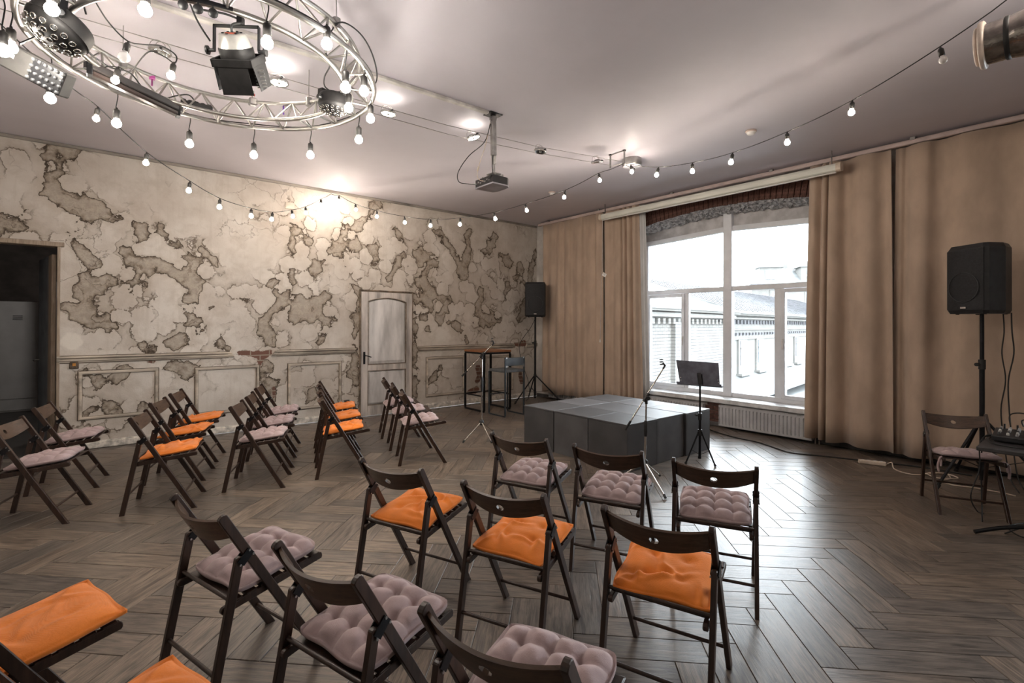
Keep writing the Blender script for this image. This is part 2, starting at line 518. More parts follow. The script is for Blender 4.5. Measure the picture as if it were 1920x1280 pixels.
def wall_material():
    m, t, b = nt('peeling_plaster')
    co = N(t, 'ShaderNodeTexCoord').outputs['Object']
    f = N(t, 'ShaderNodeAttribute', attribute_name='peel').outputs['Fac']
    fb = N(t, 'ShaderNodeAttribute', attribute_name='brick').outputs['Fac']
    n_big = noise(t, co, 1.1, 4, 0.6)
    n_mid = noise(t, co, 6.5, 5, 0.62, 0.4)
    n_ed = noise(t, co, 15.0, 4, 0.6, 0.6)
    n_fine = noise(t, co, 55.0, 4, 0.6)
    sub_ = lambda x, y: math_(t, 'SUBTRACT', x, y)
    mul = lambda x, y: math_(t, 'MULTIPLY', x, y)
    add = lambda *v: v[0] if len(v) == 1 else math_(t, 'ADD', v[0], add(*v[1:]))
    # rounded flakes: plaster stays where a cell centre is near, so the edges come out scalloped
    warp = N(t, 'ShaderNodeMix', data_type='RGBA', blend_type='ADD')
    warp.inputs[0].default_value = 0.10
    t.links.new(co, warp.inputs[6])
    t.links.new(noise(t, co, 5.0, 4, 0.6).outputs[1], warp.inputs[7])
    def cells(scale, loc):
        v = N(t, 'ShaderNodeTexVoronoi', feature='F1')
        v.inputs['Scale'].default_value = scale
        v.inputs['Randomness'].default_value = 1.0
        t.links.new(mapping(t, warp.outputs[2], (1, 1, 1), loc), v.inputs['Vector'])
        return v.outputs['Distance']
    c1, c2 = cells(4.2, (0.3, 1.7, 0.2)), cells(9.5, (2.1, 0.4, 1.3))
    scal = add(mul(sub_(c1, 0.50), 0.20), mul(sub_(c2, 0.45), 0.085))
    jag = add(mul(sub_(n_ed.outputs[0], 0.5), 0.10), mul(sub_(n_fine.outputs[0], 0.5), 0.035))
    wob = jag
    g = add(f, scal, jag)
    # fainter second layer of edges that follows the same cells round the bare places and in loose zones
    zone = add(f, mul(sub_(noise(t, co, 1.25, 4, 0.55).outputs[0], 0.50), 1.9))
    zmask = ramp(t, zone, -0.24, 0.02)
    e2 = add(mul(sub_(c1, 0.56), 0.30), jag, mul(sub_(c2, 0.45), 0.05))
    in2 = mul(mul(ramp(t, e2, 0.0, 0.004), sub_(1.0, mul(0.75, ramp(t, e2, 0.0, 0.085)))), zmask)
    rim2 = mul(mul(ramp(t, e2, -0.006, 0.0), sub_(1.0, ramp(t, e2, 0.003, 0.020))), mul(zmask, ramp(t, n_mid.outputs[0], 0.32, 0.50)))
    # hairline cracks
    vor = N(t, 'ShaderNodeTexVoronoi', feature='DISTANCE_TO_EDGE')
    vor.inputs['Scale'].default_value = 2.3
    w2_ = N(t, 'ShaderNodeMix', data_type='RGBA', blend_type='ADD')
    w2_.inputs[0].default_value = 0.35
    t.links.new(co, w2_.inputs[6])
    t.links.new(noise(t, co, 3.0, 5, 0.65).outputs[1], w2_.inputs[7])
    t.links.new(w2_.outputs[2], vor.inputs['Vector'])
    crack = mul(sub_(1.0, ramp(t, vor.outputs[0], 0.001, 0.009)), ramp(t, noise(t, co, 0.95, 3, 0.5).outputs[0], 0.54, 0.64))
    inside = ramp(t, g, 0.0, 0.006)
    rim = mul(ramp(t, g, -0.005, 0.001), sub_(1.0, ramp(t, g, 0.004, 0.020)))
    base = mix(t, ramp(t, n_big.outputs[0], 0.32, 0.68), (0.52, 0.465, 0.41), (0.66, 0.615, 0.56))
    base = mix(t, mul(ramp(t, n_mid.outputs[0], 0.42, 0.72), 0.45), base, (0.42, 0.36, 0.30))
    strip = noise(t, mapping(t, co, (9.0, 1, 0.8)), 1.6, 5, 0.6)
    base = mix(t, mul(ramp(t, strip.outputs[0], 0.52, 0.72), 0.25), base, (0.43, 0.375, 0.315))
    base = mix(t, mul(ramp(t, n_fine.outputs[0], 0.55, 0.8), 0.22), base, (0.42, 0.36, 0.30))
    base = mix(t, mul(ramp(t, g, -0.10, 0.0), 0.30), base, (0.40, 0.335, 0.265))
    base = mix(t, mul(in2, 0.52), base, (0.31, 0.255, 0.20))
    base = mix(t, mul(rim2, 0.85), base, (0.13, 0.10, 0.075))
    depth = ramp(t, g, 0.0, 0.075)
    raw = mix(t, ramp(t, n_ed.outputs[0], 0.36, 0.62), (0.165, 0.130, 0.096), (0.37, 0.31, 0.245))
    raw = mix(t, mul(depth, 0.35), raw, (0.34, 0.285, 0.225))
    raw = mix(t, mul(ramp(t, n_fine.outputs[0], 0.48, 0.60), 0.7), raw, (0.15, 0.12, 0.09))
    col = mix(t, mul(inside, sub_(0.86, mul(depth, 0.42))), base, raw)
    col = mix(t, mul(mul(inside, sub_(1.0, ramp(t, g, 0.0, 0.042))), ramp(t, n_ed.outputs[0], 0.30, 0.62)), col, (0.105, 0.080, 0.058))
    col = mix(t, mul(crack, 0.6), col, (0.17, 0.135, 0.10))
    col = mix(t, mul(rim, mul(ramp(t, n_mid.outputs[0], 0.25, 0.5), 0.95)), col, (0.07, 0.052, 0.038))
    g2 = in2
    gb = ramp(t, math_(t, 'ADD', fb, math_(t, 'MULTIPLY', wob, 0.6)), 0.0, 0.01)
    br = N(t, 'ShaderNodeTexBrick')
    br.inputs['Scale'].default_value = 1.0
    br.inputs['Brick Width'].default_value = 0.25
    br.inputs['Row Height'].default_value = 0.075
    br.inputs['Mortar Size'].default_value = 0.008
    for i, c in ((1, (0.19, 0.095, 0.07, 1)), (2, (0.13, 0.075, 0.058, 1)), (3, (0.30, 0.25, 0.2, 1))):
        br.inputs[i].default_value = c
    sw = N(t, 'ShaderNodeSeparateXYZ')
    t.links.new(co, sw.inputs[0])
    cb = N(t, 'ShaderNodeCombineXYZ')
    t.links.new(sw.outputs[0], cb.inputs[0])
    t.links.new(sw.outputs[2], cb.inputs[1])
    t.links.new(cb.outputs[0], br.inputs['Vector'])
    col = mix(t, gb, col, br.outputs[0])
    # a freshly filled pale patch beside the doorway
    d = N(t, 'ShaderNodeVectorMath', operation='DISTANCE')
    t.links.new(co, d.inputs[0])
    d.inputs[1].default_value = (-0.275, YA, 1.285)
    fill = math_(t, 'SUBTRACT', 1.0, ramp(t, math_(t, 'ADD', d.outputs['Value'], math_(t, 'MULTIPLY', n_ed.outputs[0], 0.07)), 0.115, 0.150))
    col = mix(t, math_(t, 'MULTIPLY', fill, 0.85), col, (0.72, 0.67, 0.60))
    t.links.new(col, b.inputs['Base Color'])
    b.inputs['Roughness'].default_value = 0.85
    b.inputs['Specular IOR Level'].default_value = 0.25
    hgt = math_(t, 'SUBTRACT', math_(t, 'MULTIPLY', n_mid.outputs[0], 0.25), inside)
    hgt = math_(t, 'SUBTRACT', hgt, math_(t, 'MULTIPLY', crack, 0.6))
    hgt = math_(t, 'SUBTRACT', hgt, math_(t, 'MULTIPLY', ramp(t, e2, 0.0, 0.012), math_(t, 'MULTIPLY', zmask, 0.45)))
    hgt = math_(t, 'ADD', hgt, math_(t, 'MULTIPLY', n_fine.outputs[0], 0.25))
    bump(t, b, hgt, 0.75, 0.012)
    return m


def field(strokes, P):
    """signed distance-like field of the peeled places: positive inside"""
    out = np.full(len(P), -0.3)
    for st in strokes:
        a = np.array(st, float)
        for i in range(max(1, len(a) - 1)):
            p, q = a[i], a[min(i + 1, len(a) - 1)]
            d = q[:2] - p[:2]
            L2 = max(d @ d, 1e-9)
            s = np.clip(((P - p[:2]) @ d) / L2, 0, 1)
            dist = np.hypot(P[:, 0] - p[0] - s * d[0], P[:, 1] - p[1] - s * d[1])
            out = np.maximum(out, (p[2] + (q[2] - p[2]) * s) - dist)
    return out


def far_wall():
    def axis(a, b, step, keys):
        ks = sorted(set([a, b] + list(keys)))
        r = []
        for p, q in zip(ks, ks[1:]):
            n = max(1, round((q - p) / step))
            r += list(np.linspace(p, q, n, endpoint=False))
        return np.array(r + [b])
    xs = axis(XL, XB, 0.03, (DW0, DW1))
    zs = axis(0.0, H, 0.03, (DWH,))
    X, Z = np.meshgrid(xs, zs)
    P = np.c_[X.ravel(), Z.ravel()]
    nx, nz = len(xs), len(zs)
    fs = []
    for j in range(nz - 1):
        zc = (zs[j] + zs[j + 1]) / 2
        for i in range(nx - 1):
            xc = (xs[i] + xs[i + 1]) / 2
            if DW0 < xc < DW1 and zc < DWH:
                continue
            k = j * nx + i
            fs.append((k, k + 1, k + 1 + nx, k + nx))
    me = bpy.data.meshes.new('wall_far')
    me.from_pydata([(x, YA, z) for x, z in P], [], fs)
    for nm, st in (('peel', PEEL), ('brick', BRICK)):
        a = me.attributes.new(nm, 'FLOAT', 'POINT')
        a.data.foreach_set('value', field(st, P).astype(np.float32))
    me.materials.append(wall_material())
    return tag(link('wall_far', me), 'peeling cream plaster wall with brown bare patches behind the chairs', kind='structure')


far = far_wall()

# ---- floor: herringbone planks of wood-look tile, each its own piece
def floor_material():
    m, t, b = nt('wood_tile')
    uv = N(t, 'ShaderNodeUVMap', uv_map='grain').outputs[0]
    oi = N(t, 'ShaderNodeObjectInfo').outputs['Random']
    at_ = N(t, 'ShaderNodeAttribute', attribute_name='rnd').outputs['Fac']
    rnd = math_(t, 'FRACT', math_(t, 'ADD', oi, at_))
    cb = N(t, 'ShaderNodeCombineXYZ')
    t.links.new(math_(t, 'MULTIPLY', rnd, 37.0), cb.inputs[0])
    t.links.new(math_(t, 'MULTIPLY', rnd, 91.0), cb.inputs[1])
    ad = N(t, 'ShaderNodeVectorMath', operation='ADD')
    t.links.new(uv, ad.inputs[0])
    t.links.new(cb.outputs[0], ad.inputs[1])
    co = ad.outputs[0]
    g1 = noise(t, mapping(t, co, (2.2, 26.0, 1)), 2.2, 6, 0.62, 0.8)
    g2 = noise(t, mapping(t, co, (5.0, 150.0, 1)), 2.0, 4, 0.6, 0.2)
    g3 = noise(t, mapping(t, co, (1.6, 5.0, 1)), 2.0, 4, 0.5, 1.5)
    f = math_(t, 'ADD', math_(t, 'MULTIPLY', g1.outputs[0], 0.5), math_(t, 'ADD', math_(t, 'MULTIPLY', g2.outputs[0], 0.3), math_(t, 'MULTIPLY', g3.outputs[0], 0.2)))
    col = mix(t, ramp(t, f, 0.36, 0.64), (0.056, 0.046, 0.040), (0.235, 0.190, 0.155))
    tone = mix(t, rnd, (0.72, 0.74, 0.76), (1.15, 1.08, 1.0))
    col = mix(t, 1.0, col, tone, 'MULTIPLY')
    t.links.new(col, b.inputs['Base Color'])
    r = N(t, 'ShaderNodeMapRange')
    t.links.new(g1.outputs[0], r.inputs[0])
    r.inputs[3].default_value, r.inputs[4].default_value = 0.24, 0.40
    t.links.new(r.outputs[0], b.inputs['Roughness'])
    b.inputs['Specular IOR Level'].default_value = 0.5
    bump(t, b, math_(t, 'ADD', math_(t, 'MULTIPLY', g2.outputs[0], 0.7), g1.outputs[0]), 0.28, 0.003)
    return m


def build_floor():
    mat = floor_material()
    grout = simple('grout', (0.135, 0.115, 0.10), 0.9, 0, 0.1, 20)
    base = MB().box(((XL + XB) / 2 + 0.1, (YA + YBACK) / 2, -0.0545), (XB - XL + 0.8, YA - YBACK + 0.2, 0.1)).build('floor', grout)
    tag(base, 'dark brown wood-look floor laid in a herringbone', kind='structure')
    L, W = 0.605, 0.1585
    gap = 0.0035
    p = Vector((1, -1, 0)).normalized()
    q = Vector((1, 1, 0)).normalized()
    O = Vector((2.344, 0.709, 0))

    def plank_geo():
        l, w, b, h = (L - gap) / 2, (W - gap) / 2, 0.0016, 0.009
        v = [(sx * (l - b), sy * (w - b), 0.0) for sx, sy in ((-1, -1), (1, -1), (1, 1), (-1, 1))]
        v += [(sx * l, sy * w, -b) for sx, sy in ((-1, -1), (1, -1), (1, 1), (-1, 1))]
        v += [(sx * l, sy * w, -h) for sx, sy in ((-1, -1), (1, -1), (1, 1), (-1, 1))]
        f = [(0, 1, 2, 3)]
        for k in range(4):
            n = (k + 1) % 4
            f.append((k + 4, n + 4, n, k))
            f.append((k + 8, n + 8, n + 4, k + 4))
        return v, f
    v, f = plank_geo()

    def set_uv(me, uvs):
        lay = me.uv_layers.new(name='grain')
        idx = np.empty(len(me.loops), np.int32)
        me.loops.foreach_get('vertex_index', idx)
        lay.data.foreach_set('uv', np.array(uvs, np.float32)[idx].ravel())
    me = bpy.data.meshes.new('plank')
    me.from_pydata(v, [], f)
    me.materials.append(mat)
    set_uv(me, [(a[0] + 1, a[1] + 1) for a in v])
    cells = []
    eye = Vector((0, 0, 1.5))
    for j in range(-14, 15):
        for i in range(-60, 75):
            o = O + Vector((W * math.sqrt(2) * i, 0, 0)) + (p * L - q * L) * j
            for c, ang in ((o + p * (L / 2) + q * (W / 2), -PI / 4), (o + p * (W / 2) + q * (W + L / 2), PI / 4)):
                if not (XL - 0.05 < c.x < XB + 0.05 and YBACK + 0.1 < c.y < YA - 0.02):
                    continue
                if c.x > XB - 0.2 or c.y > YA - 0.2 or c.x < XL + 0.2:
                    pass
                d = Vector((c.x, c.y, 0)) - eye
                z = d.dot(_fw)
                vis = z > 1.6 and abs(d.dot(_r) / z) < 1.09 and d.dot(_u) / z > -0.80
                cells.append((not vis, d.length, c, ang))
    cells.sort(key=lambda k: (k[0], k[1]))
    for k, (nv, dist, c, ang) in enumerate(cells[:300]):
        link('plank', me, base, (c.x, c.y, random.uniform(-0.0006, 0.0006)), (0, 0, ang))
    V, F, UV, RN = [], [], [], []
    for nv, dist, c, ang in cells[300:]:
        if c.x > XB - 0.02 or c.y > YA - 0.03:
            pass
        n = len(V)
        ca, sa = math.cos(ang), math.sin(ang)
        rr = random.random()
        ou, ov = random.uniform(0, 50), random.uniform(0, 50)
        for a in v:
            x, y = c.x + ca * a[0] - sa * a[1], c.y + sa * a[0] + ca * a[1]
            V.append((min(max(x, XL), XB + 0.02), min(max(y, YBACK), YA), a[2]))
            UV.append((a[0] + ou, a[1] + ov))
            RN.append(rr)
        F += [tuple(i + n for i in g) for g in f]
    m2 = bpy.data.meshes.new('planks')
    m2.from_pydata(V, [], F)
    m2.materials.append(mat)
    set_uv(m2, UV)
    a = m2.attributes.new('rnd', 'FLOAT', 'POINT')
    a.data.foreach_set('value', np.array(RN, np.float32))
    tag(link('planks', m2, base), kind='stuff')
    return base


floor = build_floor()

# ---- ceiling and the walls that stand outside the picture
CEIL = simple('ceiling_paint', (0.62, 0.585, 0.63), 0.55, 0, 0.03, 0.8, 0.05, 3.0, spec=0.35)
c = MB().box(((XL + XB) / 2 + 0.1, (YA + YBACK) / 2, H + 0.05), (XB - XL + 0.4, YA - YBACK + 0.2, 0.1)).build('ceiling', CEIL)
tag(c, 'pale lilac-white ceiling', kind='structure')
PLAIN = simple('plain_plaster', (0.52, 0.47, 0.42), 0.9, 0, 0.08, 2.0, 0.2, 30)
tag(MB().box((XL - 0.05, (YA + YBACK) / 2, H / 2), (0.1, YA - YBACK, H)).build('wall_left', PLAIN), kind='structure')
tag(MB().box(((XL + XB) / 2, YBACK - 0.05, H / 2), (XB - XL, 0.1, H)).build('wall_back', PLAIN), kind='structure')

# ---- window wall with its arched opening
WY0, WY1, WYC = 2.25, 5.27, 3.76
def arch_out(y): return 3.285 - 0.11 * ((y - WYC) / 1.3) ** 2
def arch_in(y): return 3.20 - 0.085 * ((y - WYC) / 1.3) ** 2
WALLB = simple('window_wall_plaster', (0.60, 0.57, 0.54), 0.9, 0, 0.12, 3.0, 0.3, 25)
mb = MB()
mb.box((XB + 0.2, (WY0 - .6) / 2, H / 2), (0.4, WY0 + .6, H))
mb.box((XB + 0.2, (YBACK - 3.6) / 2, H / 2), (0.4, -3.6 - YBACK, H))
mb.box((XB + 0.2, -2.1, 0.21), (0.4, 3.0, 0.42)).box((XB + 0.2, -2.1, 3.42), (0.4, 3.0, .34))
mb.box((XB + 0.2, (YA + WY1) / 2, H / 2), (0.4, YA - WY1, H))
mb.box((XB + 0.2, WYC, 0.17), (0.4, WY1 - WY0, 0.34))
ys = [WY0 + (WY1 - WY0) * k / 24 for k in range(25)]
for a, b_ in zip(ys, ys[1:]):
    vs = [(XB + 0.02, a, arch_out(a) + 0.004), (XB + 0.02, b_, arch_out(b_) + 0.004), (XB + 0.02, b_, H), (XB + 0.02, a, H),
          (XB + 0.4, a, arch_in(a) + 0.03), (XB + 0.4, b_, arch_in(b_) + 0.03), (XB + 0.4, b_, H), (XB + 0.4, a, H)]
    mb.add(vs, [(0, 3, 2, 1), (4, 5, 6, 7), (0, 1, 5, 4), (3, 7, 6, 2)])
wall_r = tag(mb.build('wall_right', WALLB), 'window wall of pale plaster with an arched opening', kind='structure')

# voussoir bricks of the arch, each its own piece
BRICKM = simple('old_brick', (0.125, 0.058, 0.044), 0.9, 0, 0.25, 30, 0.6, 60)
nb = 40
for k in range(nb):
    y = WY0 + (WY1 - WY0) * (k + 0.5) / nb
    w = (WY1 - WY0) / nb - 0.008
    z0 = arch_out(y)
    o = MB().box((0, 0, 0.11), (0.035, w, 0.22), bev=0.004).build('brick', BRICKM, wall_r)
    o.location = (XB + 0.012 - random.uniform(0, 0.012), y, z0 + random.uniform(-0.004, 0.006))
    o.rotation_euler = (-math.atan(2 * 0.11 * (y - WYC) / 1.69) + random.uniform(-.01, .01), 0, 0)
# bare bricks left between the two radiators
BR = [MB().box((0, 0, 0), (0.03, l, 0.058), bev=0.004).mesh('brick', BRICKM) for l in (0.145, 0.118)]
for r_ in range(5):
    for k in range(2):
        yy = 3.735 + 0.132 * k + (0.02 if r_ % 2 else -0.01)
        link('brick', BR[(r_ + k) % 2], wall_r, (XB - 0.006 - random.uniform(0, 0.008), yy, 0.07 + r_ * 0.066))

# rough chipped underside of the arch
def rough_soffit():
    ny, nx = 110, 9
    V, F = [], []
    for i in range(ny + 1):
        y = WY0 + (WY1 - WY0) * i / ny
        for j in range(nx + 1):
            s = j / nx
            x = XB + (XW - 0.01 - XB) * s
            z = arch_out(y) * (1 - s) + arch_in(y) * s
            k = 0.0 if j in (0,) else 1.0
            z += k * random.uniform(-0.018, 0.012) + (0.014 if (i // 3 + j // 2) % 3 == 0 else 0)
            V.append((x + random.uniform(-.008, .008) * k, y + random.uniform(-.006, .006), z))
    for i in range(ny):
        for j in range(nx):
            a = i * (nx + 1) + j
            F.append((a, a + 1, a + nx + 2, a + nx + 1))
    return MB().add(V, F).build('arch_lining', simple('chipped_mortar', (0.40, 0.40, 0.41), 0.95, 0, 0.3, 22, 0.8, 50), wall_r)


rough_soffit()
# side reveals and the sill board
tag(MB().box((XB + 0.17, WYC, 0.384), (0.50, WY1 - WY0 - 0.002, 0.066), bev=0.008).build('trim_1', simple('sill_paint', (0.66, 0.66, 0.66), 0.5, 0, 0.12, 9, 0.15, 30)), 'white window sill board with flaking edge', kind='structure')

# ---- window_1
def window_1():
    w = empty('window_1', (XW, WYC, 0.0))
    w['kind'] = 'structure'
    w['label'] = 'wide white arched window with six panes'
    fx = 0.0

    def bar(name, y0, y1, z0, z1, d=0.07, x=0.0):
        o = MB().box((x, (y0 + y1) / 2 - WYC, (z0 + z1) / 2), (d, abs(y1 - y0), z1 - z0), bev=0.006).build(name, PVC, w)
        return o
    zb, zt = 0.415, 2.03
    def top(y): return 2.95 - 0.062 * abs(y - WYC) / 1.44
    bar('frame', 5.27, 5.20, zb, top(5.25))
    bar('frame', 2.32, 2.25, zb, top(2.27))
    bar('frame', WY0 + .001, WY1 - .001, zb - 0.005, zb + 0.065, .076)
    bar('mullion', 3.825, 3.69, zb + .001, 3.225, 0.094, -0.01)
    for a, b_ in ((3.825, 5.27), (3.69, 2.25)):
        bar('transom', a, b_, zt, zt + 0.072, 0.075)
        vs = [(-.035, a - WYC, top(a)), (-.035, b_ - WYC, top(b_)), (-.035, b_ - WYC, top(b_) + .075), (-.035, a - WYC, top(a) + .075)]
        vs += [(0.035, y, z) for _, y, z in vs]
        MB().add(vs, [(0, 1, 2, 3), (7, 6, 5, 4), (0, 4, 5, 1), (1, 5, 6, 2), (2, 6, 7, 3), (3, 7, 4, 0)]).build('frame', PVC, w)
        # pale filler board between frame and arch
        n = 12
        vs, fs = [], []
        for k in range(n + 1):
            y = a + (b_ - a) * k / n
            vs += [(0.015, y - WYC, top(y) + .07), (0.015, y - WYC, arch_in(y) + .03), (0.04, y - WYC, top(y) + .07), (0.04, y - WYC, arch_in(y) + .03)]
        for k in range(n):
            i = 4 * k
            fs += [(i, i + 1, i + 5, i + 4), (i + 2, i + 6, i + 7, i + 3)]
        MB().add(vs, fs).build('filler_board', simple('filler_paint', (0.55, 0.54, 0.55), 0.7, 0, 0.1, 6), w)
    bar('mullion', 4.49, 4.42, zb + .06, zt + .003, .064)
    bar('mullion', 3.075, 2.955, zb + .06, zt + .003, .064)
    def sash(y0, y1):
        s = 0.055
        z0, z1 = zb + 0.055, zt - 0.005
        mb = MB()
        mb.box((-.03, y0 + s / 2 - WYC, (z0 + z1) / 2), (.05, s, z1 - z0), bev=.005).box((-.03, y1 - s / 2 - WYC, (z0 + z1) / 2), (.05, s, z1 - z0), bev=.005)
        mb.box((-.03, (y0 + y1) / 2 - WYC, z0 + s / 2), (.05, y1 - y0 - 2 * s, s), bev=.005).box((-.03, (y0 + y1) / 2 - WYC, z1 - s / 2), (.05, y1 - y0 - 2 * s, s), bev=.005)
        return mb.build('sash', PVC, w)
    sa, sb = sash(4.485, 5.205), sash(2.315, 2.98)
    for s_, y in ((sa, 4.512), (sb, 2.953)):
        MB().box((-.062, y - WYC, 1.28), (.012, .028, .08), bev=.003).box((-.075, y - WYC, 1.235), (.016, .018, .13), bev=.004).build('window_handle', WHITE_PLASTIC, s_)
    for y0, y1, z0, z1, up in ((4.54, 5.15, .52, 1.975, 0), (3.825, 4.42, .48, 2.03, 0), (3.075, 3.69, .48, 2.03, 0), (2.37, 2.925, .52, 1.975, 0), (3.825, 5.20, 2.10, 0, 1), (2.32, 3.69, 2.10, 0, 1)):
        za, zb_ = (top(y0), top(y1)) if up else (z1, z1)
        vs = [(.004, y0 - WYC, z0), (.004, y1 - WYC, z0), (.004, y1 - WYC, zb_), (.004, y0 - WYC, za)]
        vs += [(.010, y, z) for _, y, z in vs]
        MB().add(vs, [(0, 3, 2, 1), (4, 5, 6, 7), (0, 1, 5, 4), (1, 2, 6, 5), (2, 3, 7, 6), (3, 0, 4, 7)]).build('pane', glass_mat(), w)
    return w


window_1()
# unseen second window outside the picture, added to light the right side
w2 = empty('fill_window', (XW, -2.1, 0.0))
w2['kind'] = 'structure'
for y0_, y1_ in ((-1.5, -1.44), (1.44, 1.5), (-.05, .05)):
    MB().box((0, (y0_ + y1_) / 2, 1.835), (.07, y1_ - y0_, 2.83), bev=.005).build('frame', PVC, w2)
for z_ in (.45, 2.05, 3.22):
    MB().box((0, 0, z_), (.068, 2.98, .06), bev=.005).build('frame', PVC, w2)
for y_ in (-.745, .745):
    for za_, zb_ in ((.48, 2.02), (2.08, 3.19)):
        MB().box((.01, y_, (za_ + zb_) / 2), (.006, 1.39, zb_ - za_)).build('pane', glass_mat(), w2)

# ---- wainscot: rail, panel mouldings, baseboard, ceiling strip
TRIM = simple('worn_trim_paint', (0.50, 0.435, 0.36), 0.7, 0, 0.2, 9.0, 0.3, 40, (0.25, 1, 1))
JOINT_DARK = simple('joint_dark', (0.15, 0.115, 0.085), 0.9, 0, 0.3, 9.0)  # dark brown for the thin strips along the moulding edges
WORNWHITE = simple('worn_white_paint', (0.64, 0.59, 0.53), 0.7, 0, 0.22, 14.0, 0.35, 40)
tn = [1]


def trim(mb, mat, label):
    tn[0] += 1
    return tag(mb.build('trim_%d' % tn[0], mat), label, kind='structure')


def rail(x0, x1, sl0, sl1, label):
    prof = [(0, 1.035), (0.016, 1.035), (0.02, 1.048), (0.034, 1.056), (0.038, 1.075), (0.028, 1.083), (0.045, 1.093), (0.045, 1.108), (0, 1.112)]
    n = len(prof)
    vs = [(x0 - sl0 * (1.11 - z) * .9 + (0.0), YA - d, z) for d, z in prof] + [(x1 + sl1 * (1.11 - z) * .9, YA - d, z) for d, z in prof]
    fs = [tuple(range(n)), tuple(range(n, 2 * n))[::-1]] + [(i, i + n, (i + 1) % n + n, (i + 1) % n) for i in range(n)]
    o = trim(MB().add(vs, fs), TRIM, label)
    MB().bar((x0 + .02, YA - .002, 1.030), (x1 - .02, YA - .002, 1.030), .004, .010).bar((x0 + .02, YA - .002, 1.116), (x1 - .02, YA - .002, 1.116), .004, .007).bar((x0 + .03, YA - .033, 1.0795), (x1 - .03, YA - .033, 1.0795), .006, .005).build('dark_joint', JOINT_DARK, o)


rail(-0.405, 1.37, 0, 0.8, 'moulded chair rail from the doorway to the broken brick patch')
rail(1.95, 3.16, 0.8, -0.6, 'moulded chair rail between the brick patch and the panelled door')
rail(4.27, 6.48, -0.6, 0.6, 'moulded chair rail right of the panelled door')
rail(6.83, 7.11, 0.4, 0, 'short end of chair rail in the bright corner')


def panel(x0, x1, z0, z1, label):
    mb = MB()
    w = 0.034
    for d, th, ww in ((0.0, 0.012, w), (0.010, 0.022, 0.014)):
        a, b_, c_, d_ = x0 + d, x1 - d, z0 + d, z1 - d
        for A, B in (((a, c_), (b_, c_)), ((b_, c_), (b_, d_)), ((b_, d_), (a, d_)), ((a, d_), (a, c_))):
            dx, dz = B[0] - A[0], B[1] - A[1]
            L = math.hypot(dx, dz)
            ux, uz = dx / L, dz / L
            nx_, nz_ = -uz, ux     # inward
            y0, y1 = YA, YA - th
            q = [(A[0], A[1]), (B[0], B[1]), (B[0] - ux * ww + nx_ * ww, B[1] - uz * ww + nz_ * ww), (A[0] + ux * ww + nx_ * ww, A[1] + uz * ww + nz_ * ww)]
            vs = [(x, y0, z) for x, z in q] + [(x, y1, z) for x, z in q]
            mb.add(vs, [(4, 5, 6, 7), (0, 4, 7, 3)[::-1], (1, 2, 6, 5), (0, 1, 5, 4), (3, 7, 6, 2)])
    o = trim(mb, TRIM, label)
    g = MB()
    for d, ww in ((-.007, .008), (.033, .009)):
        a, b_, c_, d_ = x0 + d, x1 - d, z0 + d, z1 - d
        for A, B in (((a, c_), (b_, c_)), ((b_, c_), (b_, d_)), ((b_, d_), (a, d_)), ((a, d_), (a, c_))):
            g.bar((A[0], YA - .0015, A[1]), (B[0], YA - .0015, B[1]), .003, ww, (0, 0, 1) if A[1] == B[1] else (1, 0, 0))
    g.build('dark_joint', JOINT_DARK, o)


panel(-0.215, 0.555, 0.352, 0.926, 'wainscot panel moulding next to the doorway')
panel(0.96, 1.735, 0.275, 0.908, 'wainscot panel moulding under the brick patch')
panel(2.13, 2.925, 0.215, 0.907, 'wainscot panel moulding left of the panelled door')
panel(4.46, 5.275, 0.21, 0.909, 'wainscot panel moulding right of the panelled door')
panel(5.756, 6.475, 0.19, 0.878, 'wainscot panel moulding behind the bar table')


def base_run(x0, x1):
    return MB().box(((x0 + x1) / 2, YA - 0.011, 0.038), (x1 - x0, 0.022, 0.076), bev=0.006).box(((x0 + x1) / 2, YA - 0.007, 0.082), (x1 - x0, 0.014, 0.014), bev=0.004)


bm_ = base_run(-0.405, 3.225)
bm_.add(*(lambda q: (q.v, q.f))(base_run(4.175, 7.1)))
tag(bm_.build('baseboard_far', WORNWHITE), 'worn whitish skirting board along the peeling wall', kind='structure')
tag(MB().box((2.4, YA - 0.014, H - 0.019), (9.4, 0.028, 0.036), bev=0.005).build('trim_20', simple('trunking', (0.30, 0.27, 0.24), 0.45, 0.2, 0.2, 6, 0, 0, (0.3, 1, 1))), 'grey cable trunking along the top of the peeling wall', kind='structure')
tag(MB().box((7.085, (YBACK + YA) / 2, 0.032), (0.03, YA - YBACK - .1, 0.064), bev=0.006).build('baseboard_right', simple('dark_skirting', (0.075, 0.07, 0.068), 0.6, 0, 0.2, 8)), kind='structure')

